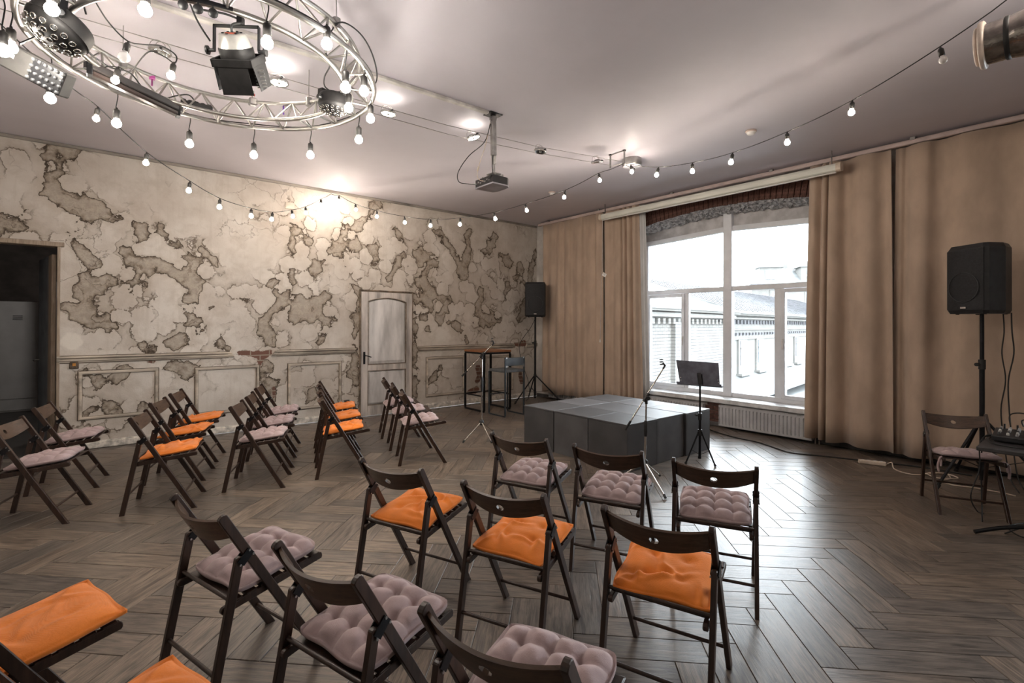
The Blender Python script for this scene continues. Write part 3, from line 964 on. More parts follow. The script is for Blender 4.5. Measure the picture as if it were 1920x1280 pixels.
# ---- door_1: panelled door in the peeling wall
def door_1():
    x0, x1, zt = 3.24, 4.16, 2.04
    D = empty('door_1', ((x0 + x1) / 2, YA, 0))
    tag(D, 'distressed whitish panelled door with an arched upper panel', kind='structure')
    cx = (x0 + x1) / 2
    paint = simple('distressed_door_paint', (0.52, 0.475, 0.44), 0.65, 0, 0.24, 7.0, 0.35, 40, (1, 1, 0.16))
    pale = simple('door_panel_paint', (0.66, 0.64, 0.63), 0.6, 0, 0.18, 5.0, 0.25, 30, (1, 1, 0.2))
    dark = simple('door_edge', (0.20, 0.15, 0.11), 0.8, 0, 0.3, 12)
    MB().box((0, -0.005, zt / 2), (x1 - x0 - .004, 0.01, zt), bev=.002).build('door_back', dark, D)
    w = (x1 - x0) / 2
    st = 0.115
    for s in (-1, 1):
        MB().box((s * (w - st / 2), -0.022, zt / 2 - .004), (st - .006, 0.034, zt - .012), bev=.004).build('stile', paint, D)
        MB().box((s * (w + .012), -0.012, zt / 2 + .01), (.022, 0.024, zt + .03), bev=.004).build('door_trim', dark, D)
    MB().box((0, -0.012, zt + .014), (2 * w + .046, .024, .022), bev=.004).build('door_trim', dark, D)
    pw = w - st
    MB().box((0, -0.022, 0.085), (2 * pw, .034, .165), bev=.004).build('rail', paint, D)
    MB().box((0, -0.022, 0.785), (2 * pw, .034, .095), bev=.004).build('rail', paint, D)
    # arched top rail
    n = 16
    arc = [(-pw + 2 * pw * k / n, 1.875 + 0.062 * math.sin(PI * k / n) ** 0.8) for k in range(n + 1)]
    poly = arc + [(pw, zt - .01), (-pw, zt - .01)]
    vs = [(x, -0.039, z) for x, z in poly] + [(x, -0.006, z) for x, z in poly]
    m_ = len(poly)
    fs = []
    for k in range(n):
        a, b_ = k, k + 1
        fs.append((a, b_, n + 1, n + 2) if False else (a, b_, n + 1 if k >= n // 2 else n + 2))
    fs.append((n // 2, n + 1, n + 2))
    fs += [(i + m_, j, i) if False else (i, i + m_, (i + 1) % m_ + m_, (i + 1) % m_) for i in range(m_) for j in (0,)]
    MB().add(vs, fs).build('rail', paint, D)
    # panels with a raised field
    def field_panel(poly, inset):
        c0 = (sum(p[0] for p in poly) / len(poly), sum(p[1] for p in poly) / len(poly))
        ring2 = [(c0[0] + (p[0] - c0[0]) * (1 - inset[0]), c0[1] + (p[1] - c0[1]) * (1 - inset[1])) for p in poly]
        k = len(poly)
        vs = [(x, -0.012, z) for x, z in poly] + [(x, -0.030, z) for x, z in ring2]
        fs = [(i, (i + 1) % k, (i + 1) % k + k, i + k) for i in range(k)] + [tuple(range(k, 2 * k))]
        MB().add(vs, fs).build('panel', pale, D)
    field_panel([(-pw + .012, .845), (pw - .012, .845)] + [(x * .965, z - .014) for x, z in arc[::-1]], (.10, .05))
    field_panel([(-pw + .012, .18), (pw - .012, .18), (pw - .012, .725), (-pw + .012, .725)], (.10, .10))
    # bead round the openings
    bead = simple('door_bead', (0.26, 0.215, 0.175), 0.7, 0, 0.25, 10)
    mb = MB()
    mb.tube([(x, -.037, z) for x, z in arc] + [(pw - .004, -.037, .835), (-pw + .004, -.037, .835)], .008, 5, closed=True)
    mb.tube([(-pw + .004, -.037, .172), (pw - .004, -.037, .172), (pw - .004, -.037, .735), (-pw + .004, -.037, .735)], .008, 5, closed=True)
    mb.build('bead', bead, D)
    h = MB().box((-w + .05, -.043, .95), (.035, .008, .20), bev=.003)
    h.tube(spline([(-w + .05, -.045, .99), (-w + .05, -.085, .99), (-w + .07, -.092, .988), (-w + .15, -.092, .962)], 5), .008, 8)
    h.build('door_handle', BLACK_METAL, D)


door_1()

# ---- the doorway and the dim room behind it
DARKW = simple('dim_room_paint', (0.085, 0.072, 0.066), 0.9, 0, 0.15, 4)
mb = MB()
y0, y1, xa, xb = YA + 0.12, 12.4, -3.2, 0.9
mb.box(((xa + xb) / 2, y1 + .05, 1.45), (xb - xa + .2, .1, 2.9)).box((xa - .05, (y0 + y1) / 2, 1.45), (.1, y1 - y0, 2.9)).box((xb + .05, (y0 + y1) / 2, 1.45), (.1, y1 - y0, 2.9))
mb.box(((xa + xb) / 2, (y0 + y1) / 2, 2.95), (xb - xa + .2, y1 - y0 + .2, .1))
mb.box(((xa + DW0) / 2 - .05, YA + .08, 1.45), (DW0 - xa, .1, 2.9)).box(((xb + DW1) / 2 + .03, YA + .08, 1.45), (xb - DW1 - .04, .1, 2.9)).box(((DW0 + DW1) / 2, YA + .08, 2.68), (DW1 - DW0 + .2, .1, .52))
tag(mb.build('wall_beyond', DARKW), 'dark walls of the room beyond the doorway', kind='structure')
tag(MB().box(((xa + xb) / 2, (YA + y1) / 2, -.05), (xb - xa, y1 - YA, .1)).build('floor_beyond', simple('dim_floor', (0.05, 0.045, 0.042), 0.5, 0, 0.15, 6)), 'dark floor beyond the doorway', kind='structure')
JAMB = wood('jamb_wood', (0.22, 0.165, 0.12), (0.40, 0.32, 0.245), 0.6, 8, 'Z')
mb = MB()
mb.box(((DW0 + DW1) / 2, YA + .055, DWH + .026), (DW1 - DW0 + .12, .17, .052), bev=.005)
mb.box((DW1 + .014, YA + .06, DWH / 2), (.028, .16, DWH), bev=.004).box((DW0 - .014, YA + .06, DWH / 2), (.028, .16, DWH), bev=.004)
trim(mb, JAMB, 'cream wooden lining of the doorway')
# door leaf swung open into the dim room
D2 = empty('door_2', (DW1 - .035, YA + .16, 0), math.radians(101.5))
tag(D2, 'half-seen door leaf swung open into the dim room', kind='structure')
MB().box((.10, 0, 1.16), (.20, .042, 2.30), bev=.004).build('stile', JAMB, D2)
MB().box((.53, 0, 1.16), (.66, .036, 2.30), bev=.004).build('leaf', simple('blue_grey_door', (0.17, 0.19, 0.22), 0.5, 0, 0.15, 5), D2)
hd = MB().cyl((.79, .02, 1.03), (.79, .075, 1.03), .010, 8)
hd.tube(spline([(.79, .072, 1.03), (.74, .078, 1.03), (.67, .075, 1.02)], 4), .009, 8)
hd.build('door_handle', STEEL, D2)

# ================================================================== FOLDING CHAIRS
# chair space: +x is the way the sitter faces, +y the sitter's left, origin on the floor between the rear feet
POST_T, POST_F = (0.041, 0.762), (0.486, 0.0)
LEG_T, LEG_F = (0.113, 0.582), (0.0, 0.0)


def along(p, q, z):
    t = (z - p[1]) / (q[1] - p[1])
    return p[0] + (q[0] - p[0]) * t


def stick(a, b, y, wid, th, top_round=True):
    """flat board in the xz plane from a to b, rounded at the upper end, cut level at the floor"""
    dx, dz = b[0] - a[0], b[1] - a[1]
    L = math.hypot(dx, dz)
    ux, uz = dx / L, dz / L
    nx_, nz_ = -uz, ux
    h = wid / 2
    cut = h * abs(ux / uz)
    poly = []
    if b[1] < 0.02:         # foot on the floor: level cut
        s1 = ((b[0] + nx_ * h) , (b[1] + nz_ * h))
        s2 = ((b[0] - nx_ * h), (b[1] - nz_ * h))
        s1 = (s1[0] + ux / uz * (0 - s1[1]), 0.0)
        s2 = (s2[0] + ux / uz * (0 - s2[1]), 0.0)
        poly += [s2, s1]
    else:
        for k in range(7):
            an = -PI / 2 + PI * k / 6
            poly.append((b[0] - ux * h * .9 + ux * h * .9 * math.cos(an) + nx_ * h * math.sin(an), b[1] - uz * h * .9 + uz * h * .9 * math.cos(an) + nz_ * h * math.sin(an)))
    for k in range(7):
        an = PI / 2 + PI * k / 6
        cr = 0.55 if top_round else 0.15
        poly.append((a[0] + ux * h * cr + ux * h * cr * math.cos(an) + nx_ * h * math.sin(an), a[1] + uz * h * cr + uz * h * cr * math.cos(an) + nz_ * h * math.sin(an)))
    # prism along y with a small chamfer
    c = 0.0025
    cx = sum(p[0] for p in poly) / len(poly)
    n = len(poly)
    vs = []
    for yy, sh in ((y - th / 2, c), (y - th / 2 + c, 0), (y + th / 2 - c, 0), (y + th / 2, c)):
        for i, p in enumerate(poly):
            q0, q1 = poly[i - 1], poly[(i + 1) % n]
            tx, tz = q1[0] - q0[0], q1[1] - q0[1]
            l = math.hypot(tx, tz) or 1
            vs.append((p[0] - (tz / l) * sh * -1 * ORI, yy, p[1] + (tx / l) * sh * -1 * ORI) if sh else (p[0], yy, p[1]))
    fs = [tuple(range(n)), tuple(range(3 * n, 4 * n))[::-1]]
    for r in range(3):
        for i in range(n):
            j = (i + 1) % n
            fs.append((r * n + i, (r + 1) * n + i, (r + 1) * n + j, r * n + j))
    return MB().add(vs, fs)


ORI = -1.0


def backrest_mesh():
    n, m = 20, 6
    W2 = 0.197
    sl = Vector((POST_F[0] - POST_T[0], 0, POST_F[1] - POST_T[1])).normalized()   # down the post
    nrm = Vector((sl.z, 0, -sl.x))                                                   # to the rear
    base = Vector((POST_T[0], 0, POST_T[1])) + sl * 0.022 + nrm * -0.004
    ht = 0.092
    us = sorted(set([-1 + 2 * k / n for k in range(n + 1)] + [-.085, .085]))
    ts = [0, .2, .38, .5, .62, .8, 1]
    V, keep, idx = [], [], {}
    th = 0.011
    if nrm.x > 0:
        nrm = -nrm
    for layer in (0, 1):
        for i, u in enumerate(us):
            for j, t in enumerate(ts):
                uu, tt = u, t
                # oval hand hole
                if abs(u) < 0.09 and 0.3 < t < 0.7:
                    a = math.atan2((t - .5) / .12, u / .085) if (u or t != .5) else 0
                    if not (abs(u) < .02 and t == .5):
                        uu, tt = .096 * math.cos(a), .5 + .165 * math.sin(a)
                bow = 0.046 * (1 - (uu / 1.0) ** 2) ** 1.0
                crown = 0.008 * (1 - uu * uu)
                p = base + sl * (ht * tt - crown * (1 - tt) + .012 * (tt) * (1 - uu * uu) * 1.3 - 0.004 * tt * uu * uu) + nrm * (bow + (th if layer else 0)) + Vector((0, uu * W2, 0))
                idx[(layer, i, j)] = len(V)
                V.append(tuple(p))
    F = []
    cells = set()
    for i in range(len(us) - 1):
        for j in range(len(ts) - 1):
            um, tm = (us[i] + us[i + 1]) / 2, (ts[j] + ts[j + 1]) / 2
            if abs(um) < .085 and .38 < tm < .62:
                continue
            cells.add((i, j))
    for (i, j) in cells:
        F.append((idx[(0, i, j)], idx[(0, i + 1, j)], idx[(0, i + 1, j + 1)], idx[(0, i, j + 1)]))
        F.append((idx[(1, i, j)], idx[(1, i, j + 1)], idx[(1, i + 1, j + 1)], idx[(1, i + 1, j)]))
        for (di, dj, e) in ((-1, 0, ((i, j), (i, j + 1))), (1, 0, ((i + 1, j + 1), (i + 1, j))), (0, -1, ((i + 1, j), (i, j))), (0, 1, ((i, j + 1), (i + 1, j + 1)))):
            if (i + di, j + dj) not in cells:
                a, b = e
                F.append((idx[(0, *a)], idx[(0, *b)], idx[(1, *b)], idx[(1, *a)]))
    mb = MB().add(V, F, True)
    me = mb.mesh('backrest', BACK_WOOD)
    bm = bmesh.new()
    bm.from_mesh(me)
    bmesh.ops.delete(bm, geom=[v for v in bm.verts if not v.link_faces], context='VERTS')
    bmesh.ops.recalc_face_normals(bm, faces=bm.faces)
    bm.to_mesh(me)
    bm.free()
    me.set_sharp_from_angle(angle=math.radians(40))
    return me


def make_chair():
    t = empty('folding_chair')
    for s in (1, -1):
        stick(POST_T, POST_F, s * .208, .036, .021).build('post', CHAIR_WOOD, t)
        stick(LEG_T, LEG_F, s * .208, .034, .021).build('rear_leg', CHAIR_WOOD, t)
        # seat rail with rounded ends
        stick((0.500, 0.440), (0.052, 0.381), s * .184, .030, .019).build('seat_rail', CHAIR_WOOD, t)
        # folding bracket with rivets
        zb = .578
        ub = along(POST_T, POST_F, zb)
        br = MB().bar((LEG_T[0] - .002, s * .195, zb - .022), (ub + .004, s * .195, zb + .02), .004, .034, (0, 0, 1))
        br.bar((LEG_T[0] - .002, s * .2215, zb - .022), (ub + .004, s * .2215, zb + .02), .004, .034, (0, 0, 1))
        bk = br.build('bracket', BLACK_METAL, t)
        rv = MB()
        for (u_, z_) in ((LEG_T[0] - .004, zb - .025), (ub - .004, zb + .022), (ub + .012, zb + .002)):
            rv.cyl((u_, s * .222, z_), (u_, s * .2265, z_), .0045, 8)
            rv.cyl((u_, s * .194, z_), (u_, s * .1905, z_), .0045, 8)
        rv.build('rivet', STEEL, bk)
    link('backrest', backrest_mesh(), t)
    uf = along(POST_T, POST_F, .125)
    MB().cyl((uf, -.20, .125), (uf, .20, .125), .0085, 8).build('stretcher', CHAIR_WOOD, t)
    ur = along(LEG_T, LEG_F, .150)
    MB().cyl((ur, -.20, .150), (ur, .20, .150), .0085, 8).build('stretcher', CHAIR_WOOD, t)
    us = along(LEG_T, LEG_F, .425)
    MB().cyl((us, -.20, .420), (us, .20, .420), .0085, 8).build('support_rod', CHAIR_WOOD, t)
    for k in range(7):
        u_ = .115 + k * .058
        z_ = .381 + (u_ - .052) * (.059 / .448) + .0155
        MB().bar((u_, -.192, z_), (u_, .192, z_), .044, .008, (-.13, 0, 1), .002).build('seat_slat', CHAIR_WOOD, t)
    return t


def seat_z(u):
    return .381 + (u - .052) * (.059 / .448) + .0205


def cushion_mesh(kind, seed, crease=1.0):
    rnd = random.Random(seed)
    n = 56
    ph = [rnd.uniform(0, 6.28) for _ in range(8)]
    V, F = [], []
    half = 0.196 if kind == 'orange' else 0.194
    thick = 0.062 if kind == 'orange' else 0.076
    folds = [(rnd.uniform(-.6, .6), rnd.uniform(-.6, .6), rnd.uniform(0, PI), rnd.uniform(.25, .55)) for _ in range(6)]
    folds += [(rnd.choice((-.8, .8)), rnd.choice((-.8, .8)), rnd.uniform(0, PI), rnd.uniform(.3, .5)) for _ in range(3)]

    def pt(a, b, top):
        # superellipse-like outline with pulled-in sides and soft corners
        x, y = a * half, b * half
        pull = 0.05 if kind == 'orange' else 0.035
        x *= 1 - pull * (1 - b * b) * abs(a) ** 3
        y *= 1 - pull * (1 - a * a) * abs(b) ** 3
        cr = 0.04 if kind == 'orange' else 0.09
        k = (abs(a) * abs(b)) ** 5
        x *= 1 - cr * k
        y *= 1 - cr * k
        wob = .004 * math.sin(5 * b + ph[0]) if abs(a) > .9 else 0
        wob2 = .004 * math.sin(5 * a + ph[1]) if abs(b) > .9 else 0
        x += wob
        y += wob2
        e = max(0.0, (1 - abs(a) ** (3.4)) * (1 - abs(b) ** (3.4)))
        e = e ** 0.36
        if kind == 'orange':
            h = thick * e * (0.86 + 0.08 * math.sin(3 * a + ph[2]) * math.cos(2.6 * b + ph[3]))
            if top:
                for (fa, fb, an, w) in folds:
                    d = (a - fa) * math.cos(an) + (b - fb) * math.sin(an)
                    l = -(a - fa) * math.sin(an) + (b - fb) * math.cos(an)
                    h += crease * 0.0125 * math.exp(-(d / .07) ** 2 - (l / w) ** 2) * e - crease * .009 * math.exp(-((d - .13) / .09) ** 2 - (l / w) ** 2) * e
                for ca in (-.36, .36):
                    for cb in (-.36, .36):
                        h -= crease * .016 * math.exp(-((a - ca) ** 2 + (b - cb) ** 2) / .022)
        else:
            q = (abs(math.sin(2 * PI * (a + 1) / 1.0 * 1.0)) * abs(math.sin(2 * PI * (b + 1) / 1.0))) if True else 0
            va = abs(math.sin(PI * (a + 1) * 2))
            vb = abs(math.sin(PI * (b + 1) * 2))
            puff = 0.46 * (va ** .5 * vb ** .5) + 0.54
            h = thick * e * (0.34 + 0.66 * puff)
            if top:
                for ca in (-.5, 0, .5):
                    for cb in (-.5, 0, .5):
                        r2 = (a - ca) ** 2 + (b - cb) ** 2
                        h -= (.016 * math.exp(-r2 / .008) + .005 * math.exp(-r2 / .03)) * e
                h -= .006 * e * (math.exp(-(((a + .5) % .5 - 0) / .05) ** 2) + math.exp(-(((b + .5) % .5) / .05) ** 2)) * .6
                h += (.0028 * math.sin(17 * a + ph[4]) * math.sin(15 * b + ph[5]) + .004 * math.sin(5 * a + ph[6]) * math.sin(4.4 * b + ph[7])) * e
            else:
                h *= .55
        u = .287 + x
        # rests on the slats
        zb = seat_z(u) + .001
        bot = .016 * (1 - e) + (0.0 if kind == 'orange' else .004 * (1 - e))
        mid = .5 * thick
        if top:
            z = zb + max(h, mid * (1 - e) * .9)
        else:
            z = zb + bot
        return (u, y, z)
    grid = [-1 + 2 * k / n for k in range(n + 1)]
    grid = [math.copysign(abs(g) ** .85, g) for g in grid]
    for top in (1, 0):
        for a in grid:
            for b in grid:
                V.append(pt(a, b, top))
    m = n + 1
    o = m * m
    for i in range(n):
        for j in range(n):
            k = i * m + j
            F.append((k, k + m, k + m + 1, k + 1))
            F.append((o + k, o + k + 1, o + k + m + 1, o + k + m))
    border = [i * m for i in range(n)] + [n * m + j for j in range(n)] + [(n - i) * m + n for i in range(n)] + [n - j for j in range(n)]
    for a, b in zip(border, border[1:] + border[:1]):
        F.append((a, b, b + o, a + o)[::-1])
    mb = MB().add(V, F, True)
    me = mb.mesh('cushion', ORANGE if kind == 'orange' else LAVENDER)
    bm = bmesh.new()
    bm.from_mesh(me)
    bmesh.ops.recalc_face_normals(bm, faces=bm.faces)
    bm.to_mesh(me)
    bm.free()
    return me


CHAIR0 = make_chair()
CUSH = {('orange', s): cushion_mesh('orange', 10 + s) for s in range(3)}
CUSH[('orange', 3)] = cushion_mesh('orange', 13, .35)
CUSH.update({('lavender', s): cushion_mesh('lavender', 30 + s) for s in range(3)})
D = math.radians
# x, y, turn, cushion, variant, cushion shift (u, v, turn), chair label, cushion label
CHAIRS = [
    (0.258, 2.367, 16.5, 'lavender', 0, (.012, .0, 2), 'dark brown folding chair with lavender cushion, leftmost of the front row', 'tufted lavender cushion on the leftmost chair of the front row'),
    (0.478, 1.597, 16.6, 'lavender', 1, (.008, -.004, -2), 'dark brown folding chair with lavender cushion, middle one of the front row', 'tufted lavender cushion on the middle chair of the front row'),
    (0.685, 0.949, 18.9, 'lavender', 2, (.035, .01, 5), 'folding chair cut by the bottom edge, its curved wooden back showing worn varnish', 'rumpled lavender cushion on the chair cut by the bottom edge'),
    (1.142, 2.428, 21.7, 'orange', 0, (.0, .004, 1), 'dark brown folding chair with orange cushion, left one of the middle row', 'orange cushion on the left chair of the middle row'),
    (1.369, 1.756, 22.8, 'orange', 1, (-.004, .0, -3), 'dark brown folding chair with orange cushion, centre one of the middle row', 'creased orange cushion on the centre chair of the middle row'),
    (1.618, 1.117, 19.0, 'orange', 2, (-.012, .008, 4), 'dark brown folding chair with orange cushion, right one of the middle row', 'puffy wrinkled orange cushion on the right chair of the middle row'),
    (2.111, 2.517, 20.1, 'lavender', 1, (.006, .004, 3), 'folding chair with lavender cushion nearest the stage, left one of its three', 'lavender tufted cushion left of the three chairs nearest the stage'),
    (2.316, 1.926, 24.0, 'lavender', 0, (.004, .0, -1), 'folding chair with lavender cushion in front of the microphone stand', 'greyish lavender tufted cushion on the chair in front of the microphone stand'),
    (2.516, 1.352, 26.5, 'lavender', 2, (.0, .004, 2), 'folding chair with lavender cushion standing on the brightly lit floor, right one of its three', 'lavender tufted cushion on the chair on the brightly lit floor'),
    (5.714, 0.894, -155.7, 'lavender', 1, (-.004, .0, 0), 'folding chair with its back to the curtain beside the mixer table', 'lavender cushion with hanging ties on the chair beside the mixer table'),
    (-0.601, 5.332, -17.7, 'lavender', 0, (.0, .0, 2), 'folding chair with lavender cushion cut by the left edge near the doorway', 'flat lavender cushion on the chair cut by the left edge'),
    (-0.468, 6.187, -10.1, 'lavender', 2, (.0, .0, -2), 'folding chair with lavender cushion standing right before the dark doorway', 'flat lavender cushion on the chair right before the doorway'),
    (0.187, 5.109, -17.0, 'orange', 1, (.004, .0, 3), 'folding chair with orange cushion, nearest of the left orange column', 'orange cushion nearest in the left orange column of chairs'),
    (0.372, 5.893, -19.8, 'orange', 0, (.004, .0, -2), 'folding chair with orange cushion, second of the left orange column', 'orange cushion second in the left orange column of chairs'),
    (0.580, 6.544, -19.2, 'orange', 2, (.012, .0, 4), 'folding chair with orange cushion, farthest of the left orange column by the wall', 'orange cushion farthest in the left orange column, by the wall'),
    (0.927, 5.222, -23.4, 'lavender', 1, (.0, .0, 1), 'folding chair with lavender cushion, nearest of the column between the orange ones', 'lavender cushion nearest in the column between the two orange columns'),
    (1.159, 5.811, -19.3, 'lavender', 0, (.0, .0, -2), 'folding chair with lavender cushion, second of the column between the orange ones', 'lavender cushion second in the column between the two orange columns'),
    (1.397, 6.485, -21.2, 'lavender', 2, (.008, .0, 3), 'folding chair with lavender cushion, farthest of the column between the orange ones', 'lavender cushion farthest in the column between the two orange columns'),
    (1.670, 5.086, -17.6, 'orange', 0, (-.035, .0, -2), 'folding chair with orange cushion, nearest of the column left of the panelled door', 'orange cushion nearest in the column left of the panelled door'),
    (1.860, 5.700, -18.5, 'orange', 2, (-.006, .0, 2), 'folding chair with orange cushion, second of the column left of the panelled door', 'orange cushion second in the column left of the panelled door'),
    (2.060, 6.330, -19.0, 'orange', 1, (-.006, .0, -1), 'folding chair with orange cushion, farthest of the column left of the panelled door', 'orange cushion farthest in the column left of the panelled door'),
    (2.519, 4.994, -22.7, 'lavender', 2, (-.06, .0, 2), 'folding chair with lavender cushion, nearest of the column before the panelled door', 'puffy lavender cushion nearest in the column before the panelled door'),
    (2.722, 5.640, -22.0, 'lavender', 1, (-.06, .0, -2), 'folding chair with lavender cushion, second of the column before the panelled door', 'puffy lavender cushion second in the column before the panelled door'),
    (2.905, 6.270, -21.0, 'lavender', 0, (-.06, .0, 3), 'folding chair with lavender cushion, farthest of the column before the panelled door', 'puffy lavender cushion farthest in the column before the panelled door'),
    (-0.470, 2.270, 16.5, 'orange', 3, (.03, -.016, 1), 'folding chair with orange cushion cut by the lower left corner, upper one', 'large smooth orange cushion at the lower left edge'),
    (-0.250, 1.500, 16.5, 'orange', 3, (.03, .004, 2), 'folding chair with orange cushion almost hidden at the bottom left', 'orange cushion of which only the tip shows at the bottom left'),
]
for k, (x, y, a, kind, var, sh, lab, clab) in enumerate(CHAIRS):
    if k == 0:
        ch = CHAIR0
        ch.location, ch.rotation_euler = (x, y, 0), (0, 0, D(a))
        ch['label'] = lab
        ch['category'] = 'chair'
        ch['group'] = 'folding chairs set out for the audience'
    else:
        ch = copy_tree(CHAIR0, (x, y, 0), (0, 0, D(a)), lab)
    ca, sa = math.cos(D(a)), math.sin(D(a))
    # the cushion turns about its own middle on the seat
    p0 = Vector((.287, 0))
    t = D(sh[2])
    off = Vector((p0.x + sh[0] - (math.cos(t) * p0.x), sh[1] - math.sin(t) * p0.x))
    cu = link('cushion', CUSH[(kind, var)], None, (x + ca * off.x - sa * off.y, y + sa * off.x + ca * off.y, sh[0] * .13), (0, 0, D(a) + t))
    tag(cu, clab, 'cushion', 'orange seat cushions' if kind == 'orange' else 'lavender seat cushions')

# ties hanging from the cushion beside the mixer table
_tie = bpy.data.objects.get('cushion.009')
mb = MB()
for s in (-1, 1):
    mb.tube(spline([(.45, s * .185, .452), (.475, s * .205, .440), (.47, s * .215, .38), (.475, s * .21, .335)], 5), [.009] * 15 + [.006], 6)
    mb.tube(spline([(.45, s * .185, .452), (.48, s * .195, .425), (.485, s * .200, .385)], 5), .007, 6)
mb.build('tie', LAVENDER, _tie)

# ================================================================== STAGE of nine cubes
STAGE = simple('grey_stage_board', (0.095, 0.094, 0.098), 0.48, 0, 0.10, 3.5, 0.12, 40)
STAGE_L = simple('pale_grey_stage_board', (0.15, 0.149, 0.156), 0.46, 0, 0.10, 3.0, 0.12, 40)
STAGE_D = simple('dark_grey_stage_board', (0.066, 0.065, 0.068), 0.5, 0, 0.10, 3.5, 0.12, 40)
sx0, sy0, cw, hh = 4.112, 3.128, 0.530, 0.490
names = {(0, 2): 'left front', (0, 1): 'middle front', (0, 0): 'near corner'}
LBL = {(0, 0): 'grey stage cube at the near corner of the platform, behind the leaning microphone stand',
       (0, 1): 'grey stage cube in the middle of the side facing the chairs',
       (0, 2): 'grey stage cube at the left corner of the side facing the chairs',
       (1, 0): 'grey stage cube in the middle of the side facing the music stand',
       (1, 1): 'grey stage cube at the centre of the platform, enclosed by the others',
       (1, 2): 'grey stage cube in the middle of the side facing the bar table',
       (2, 0): 'grey stage cube at the right corner behind the music stand',
       (2, 1): 'grey stage cube in the middle of the side facing the window',
       (2, 2): 'grey stage cube at the far corner by the curtain'}
tones = {(0, 0): STAGE_D, (1, 0): STAGE, (2, 0): STAGE, (0, 1): STAGE_D, (1, 1): STAGE, (2, 1): STAGE_L, (0, 2): STAGE, (1, 2): STAGE_L, (2, 2): STAGE}
for i in range(3):
    for j in range(3):
        g = 0.004
        ox = {0: 0, 1: .003, 2: .018}[i]
        oy = {0: 0, 1: .0, 2: .006}[j] + (-.012 if i == 2 else 0) + (0.008 if i == 1 and j == 0 else 0)
        c_ = empty('stage_cube', (sx0 + cw * (i + .5) + ox, sy0 + cw * (j + .5) + oy, 0), 0, LBL[(i, j)], 'stage cube', 'stage cubes pushed together')
        s_ = cw - g
        MB().box((0, 0, hh - .009), (s_, s_, .018), bev=.0025).build('top_board', tones[(i, j)], c_)
        mb = STAGE if (i + j) % 2 else STAGE_D
        for sx, sy in ((1, 0), (-1, 0), (0, 1), (0, -1)):
            sz = (.016, s_ - .004, hh - .021) if sx else (s_ - .036, .016, hh - .021)
            MB().box((sx * (s_ / 2 - .010), sy * (s_ / 2 - .010), (hh - .021) / 2 + .001), sz, bev=.002).build('side_board', mb, c_)

# ================================================================== loudspeakers on tripod stands
GRILLE = simple('speaker_grille', (0.014, 0.014, 0.016), 0.55, 0.3, 0.2, 60, 0.6, 420)


def speaker(loc, rz, sc, label):
    s = empty('loudspeaker', loc, rz, label, 'loudspeaker', 'loudspeakers on stands')
    # local: front is -y, origin at the pole socket
    w, d, h = .40 * sc, .36 * sc, .67 * sc
    prof = [(-w / 2, -d * .42), (-w / 2 + .03, -d / 2), (w / 2 - .03, -d / 2), (w / 2, -d * .42), (w / 2, d * .05), (w * .30, d / 2), (-w * .30, d / 2), (-w / 2, d * .05)]
    n = len(prof)
    vs = []
    for z, k in ((0, .93), (.03, 1), (h - .04, 1), (h, .90)):
        vs += [(x * k, y * k, z) for x, y in prof]
    fs = [tuple(range(n))[::-1], tuple(range(3 * n, 4 * n))]
    for r in range(3):
        fs += [(r * n + i, r * n + (i + 1) % n, (r + 1) * n + (i + 1) % n, (r + 1) * n + i) for i in range(n)]
    MB().add(vs, fs).build('cabinet', BLACK_PLASTIC, s)
    # bowed front grille
    V, F = [], []
    gx, gz = 12, 10
    for i in range(gx + 1):
        for j in range(gz + 1):
            u_, v_ = -1 + 2 * i / gx, j / gz
            V.append((u_ * (w / 2 - .022), -d / 2 - .004 - .018 * (1 - u_ * u_), .035 + v_ * (h - .085)))
    for i in range(gx):
        for j in range(gz):
            k = i * (gz + 1) + j
            F.append((k, k + gz + 1, k + gz + 2, k + 1))
    g = MB().add(V, F, True)
    g.box((0, -d / 2, h / 2), (w - .05, .012, h - .09))
    g = g.build('grille', GRILLE, s)
    rg = MB().tube([(math.cos(a) * w * .36, -d / 2 - .021, h * .38 + math.sin(a) * w * .36) for a in [2 * PI * k / 28 for k in range(28)]], .0035, 5, closed=True)
    rg.build('woofer_ring', simple('speaker_ring', (0.03, 0.03, 0.033), 0.5), g)
    MB().box((0, -d / 2 - .024, .055), (.052 * sc, .004, .016 * sc), bev=.001).build('badge', simple('badge_silver', (0.55, 0.50, 0.46), 0.4, 0.4), g)
    mb = MB()
    for x in (-.13, .13):
        for y in (-.12, .10):
            mb.cyl((x * sc, y * sc, -.008), (x * sc, y * sc, .004), .014, 8)
    mb.build('foot', BLACK_RUBBER, s)
    MB().bar((-.08 * sc, d * .1, h + .006), (.08 * sc, d * .1, h + .006), .03, .016, (0, 0, 1), .004).build('carry_handle', BLACK_PLASTIC, s)
    return s


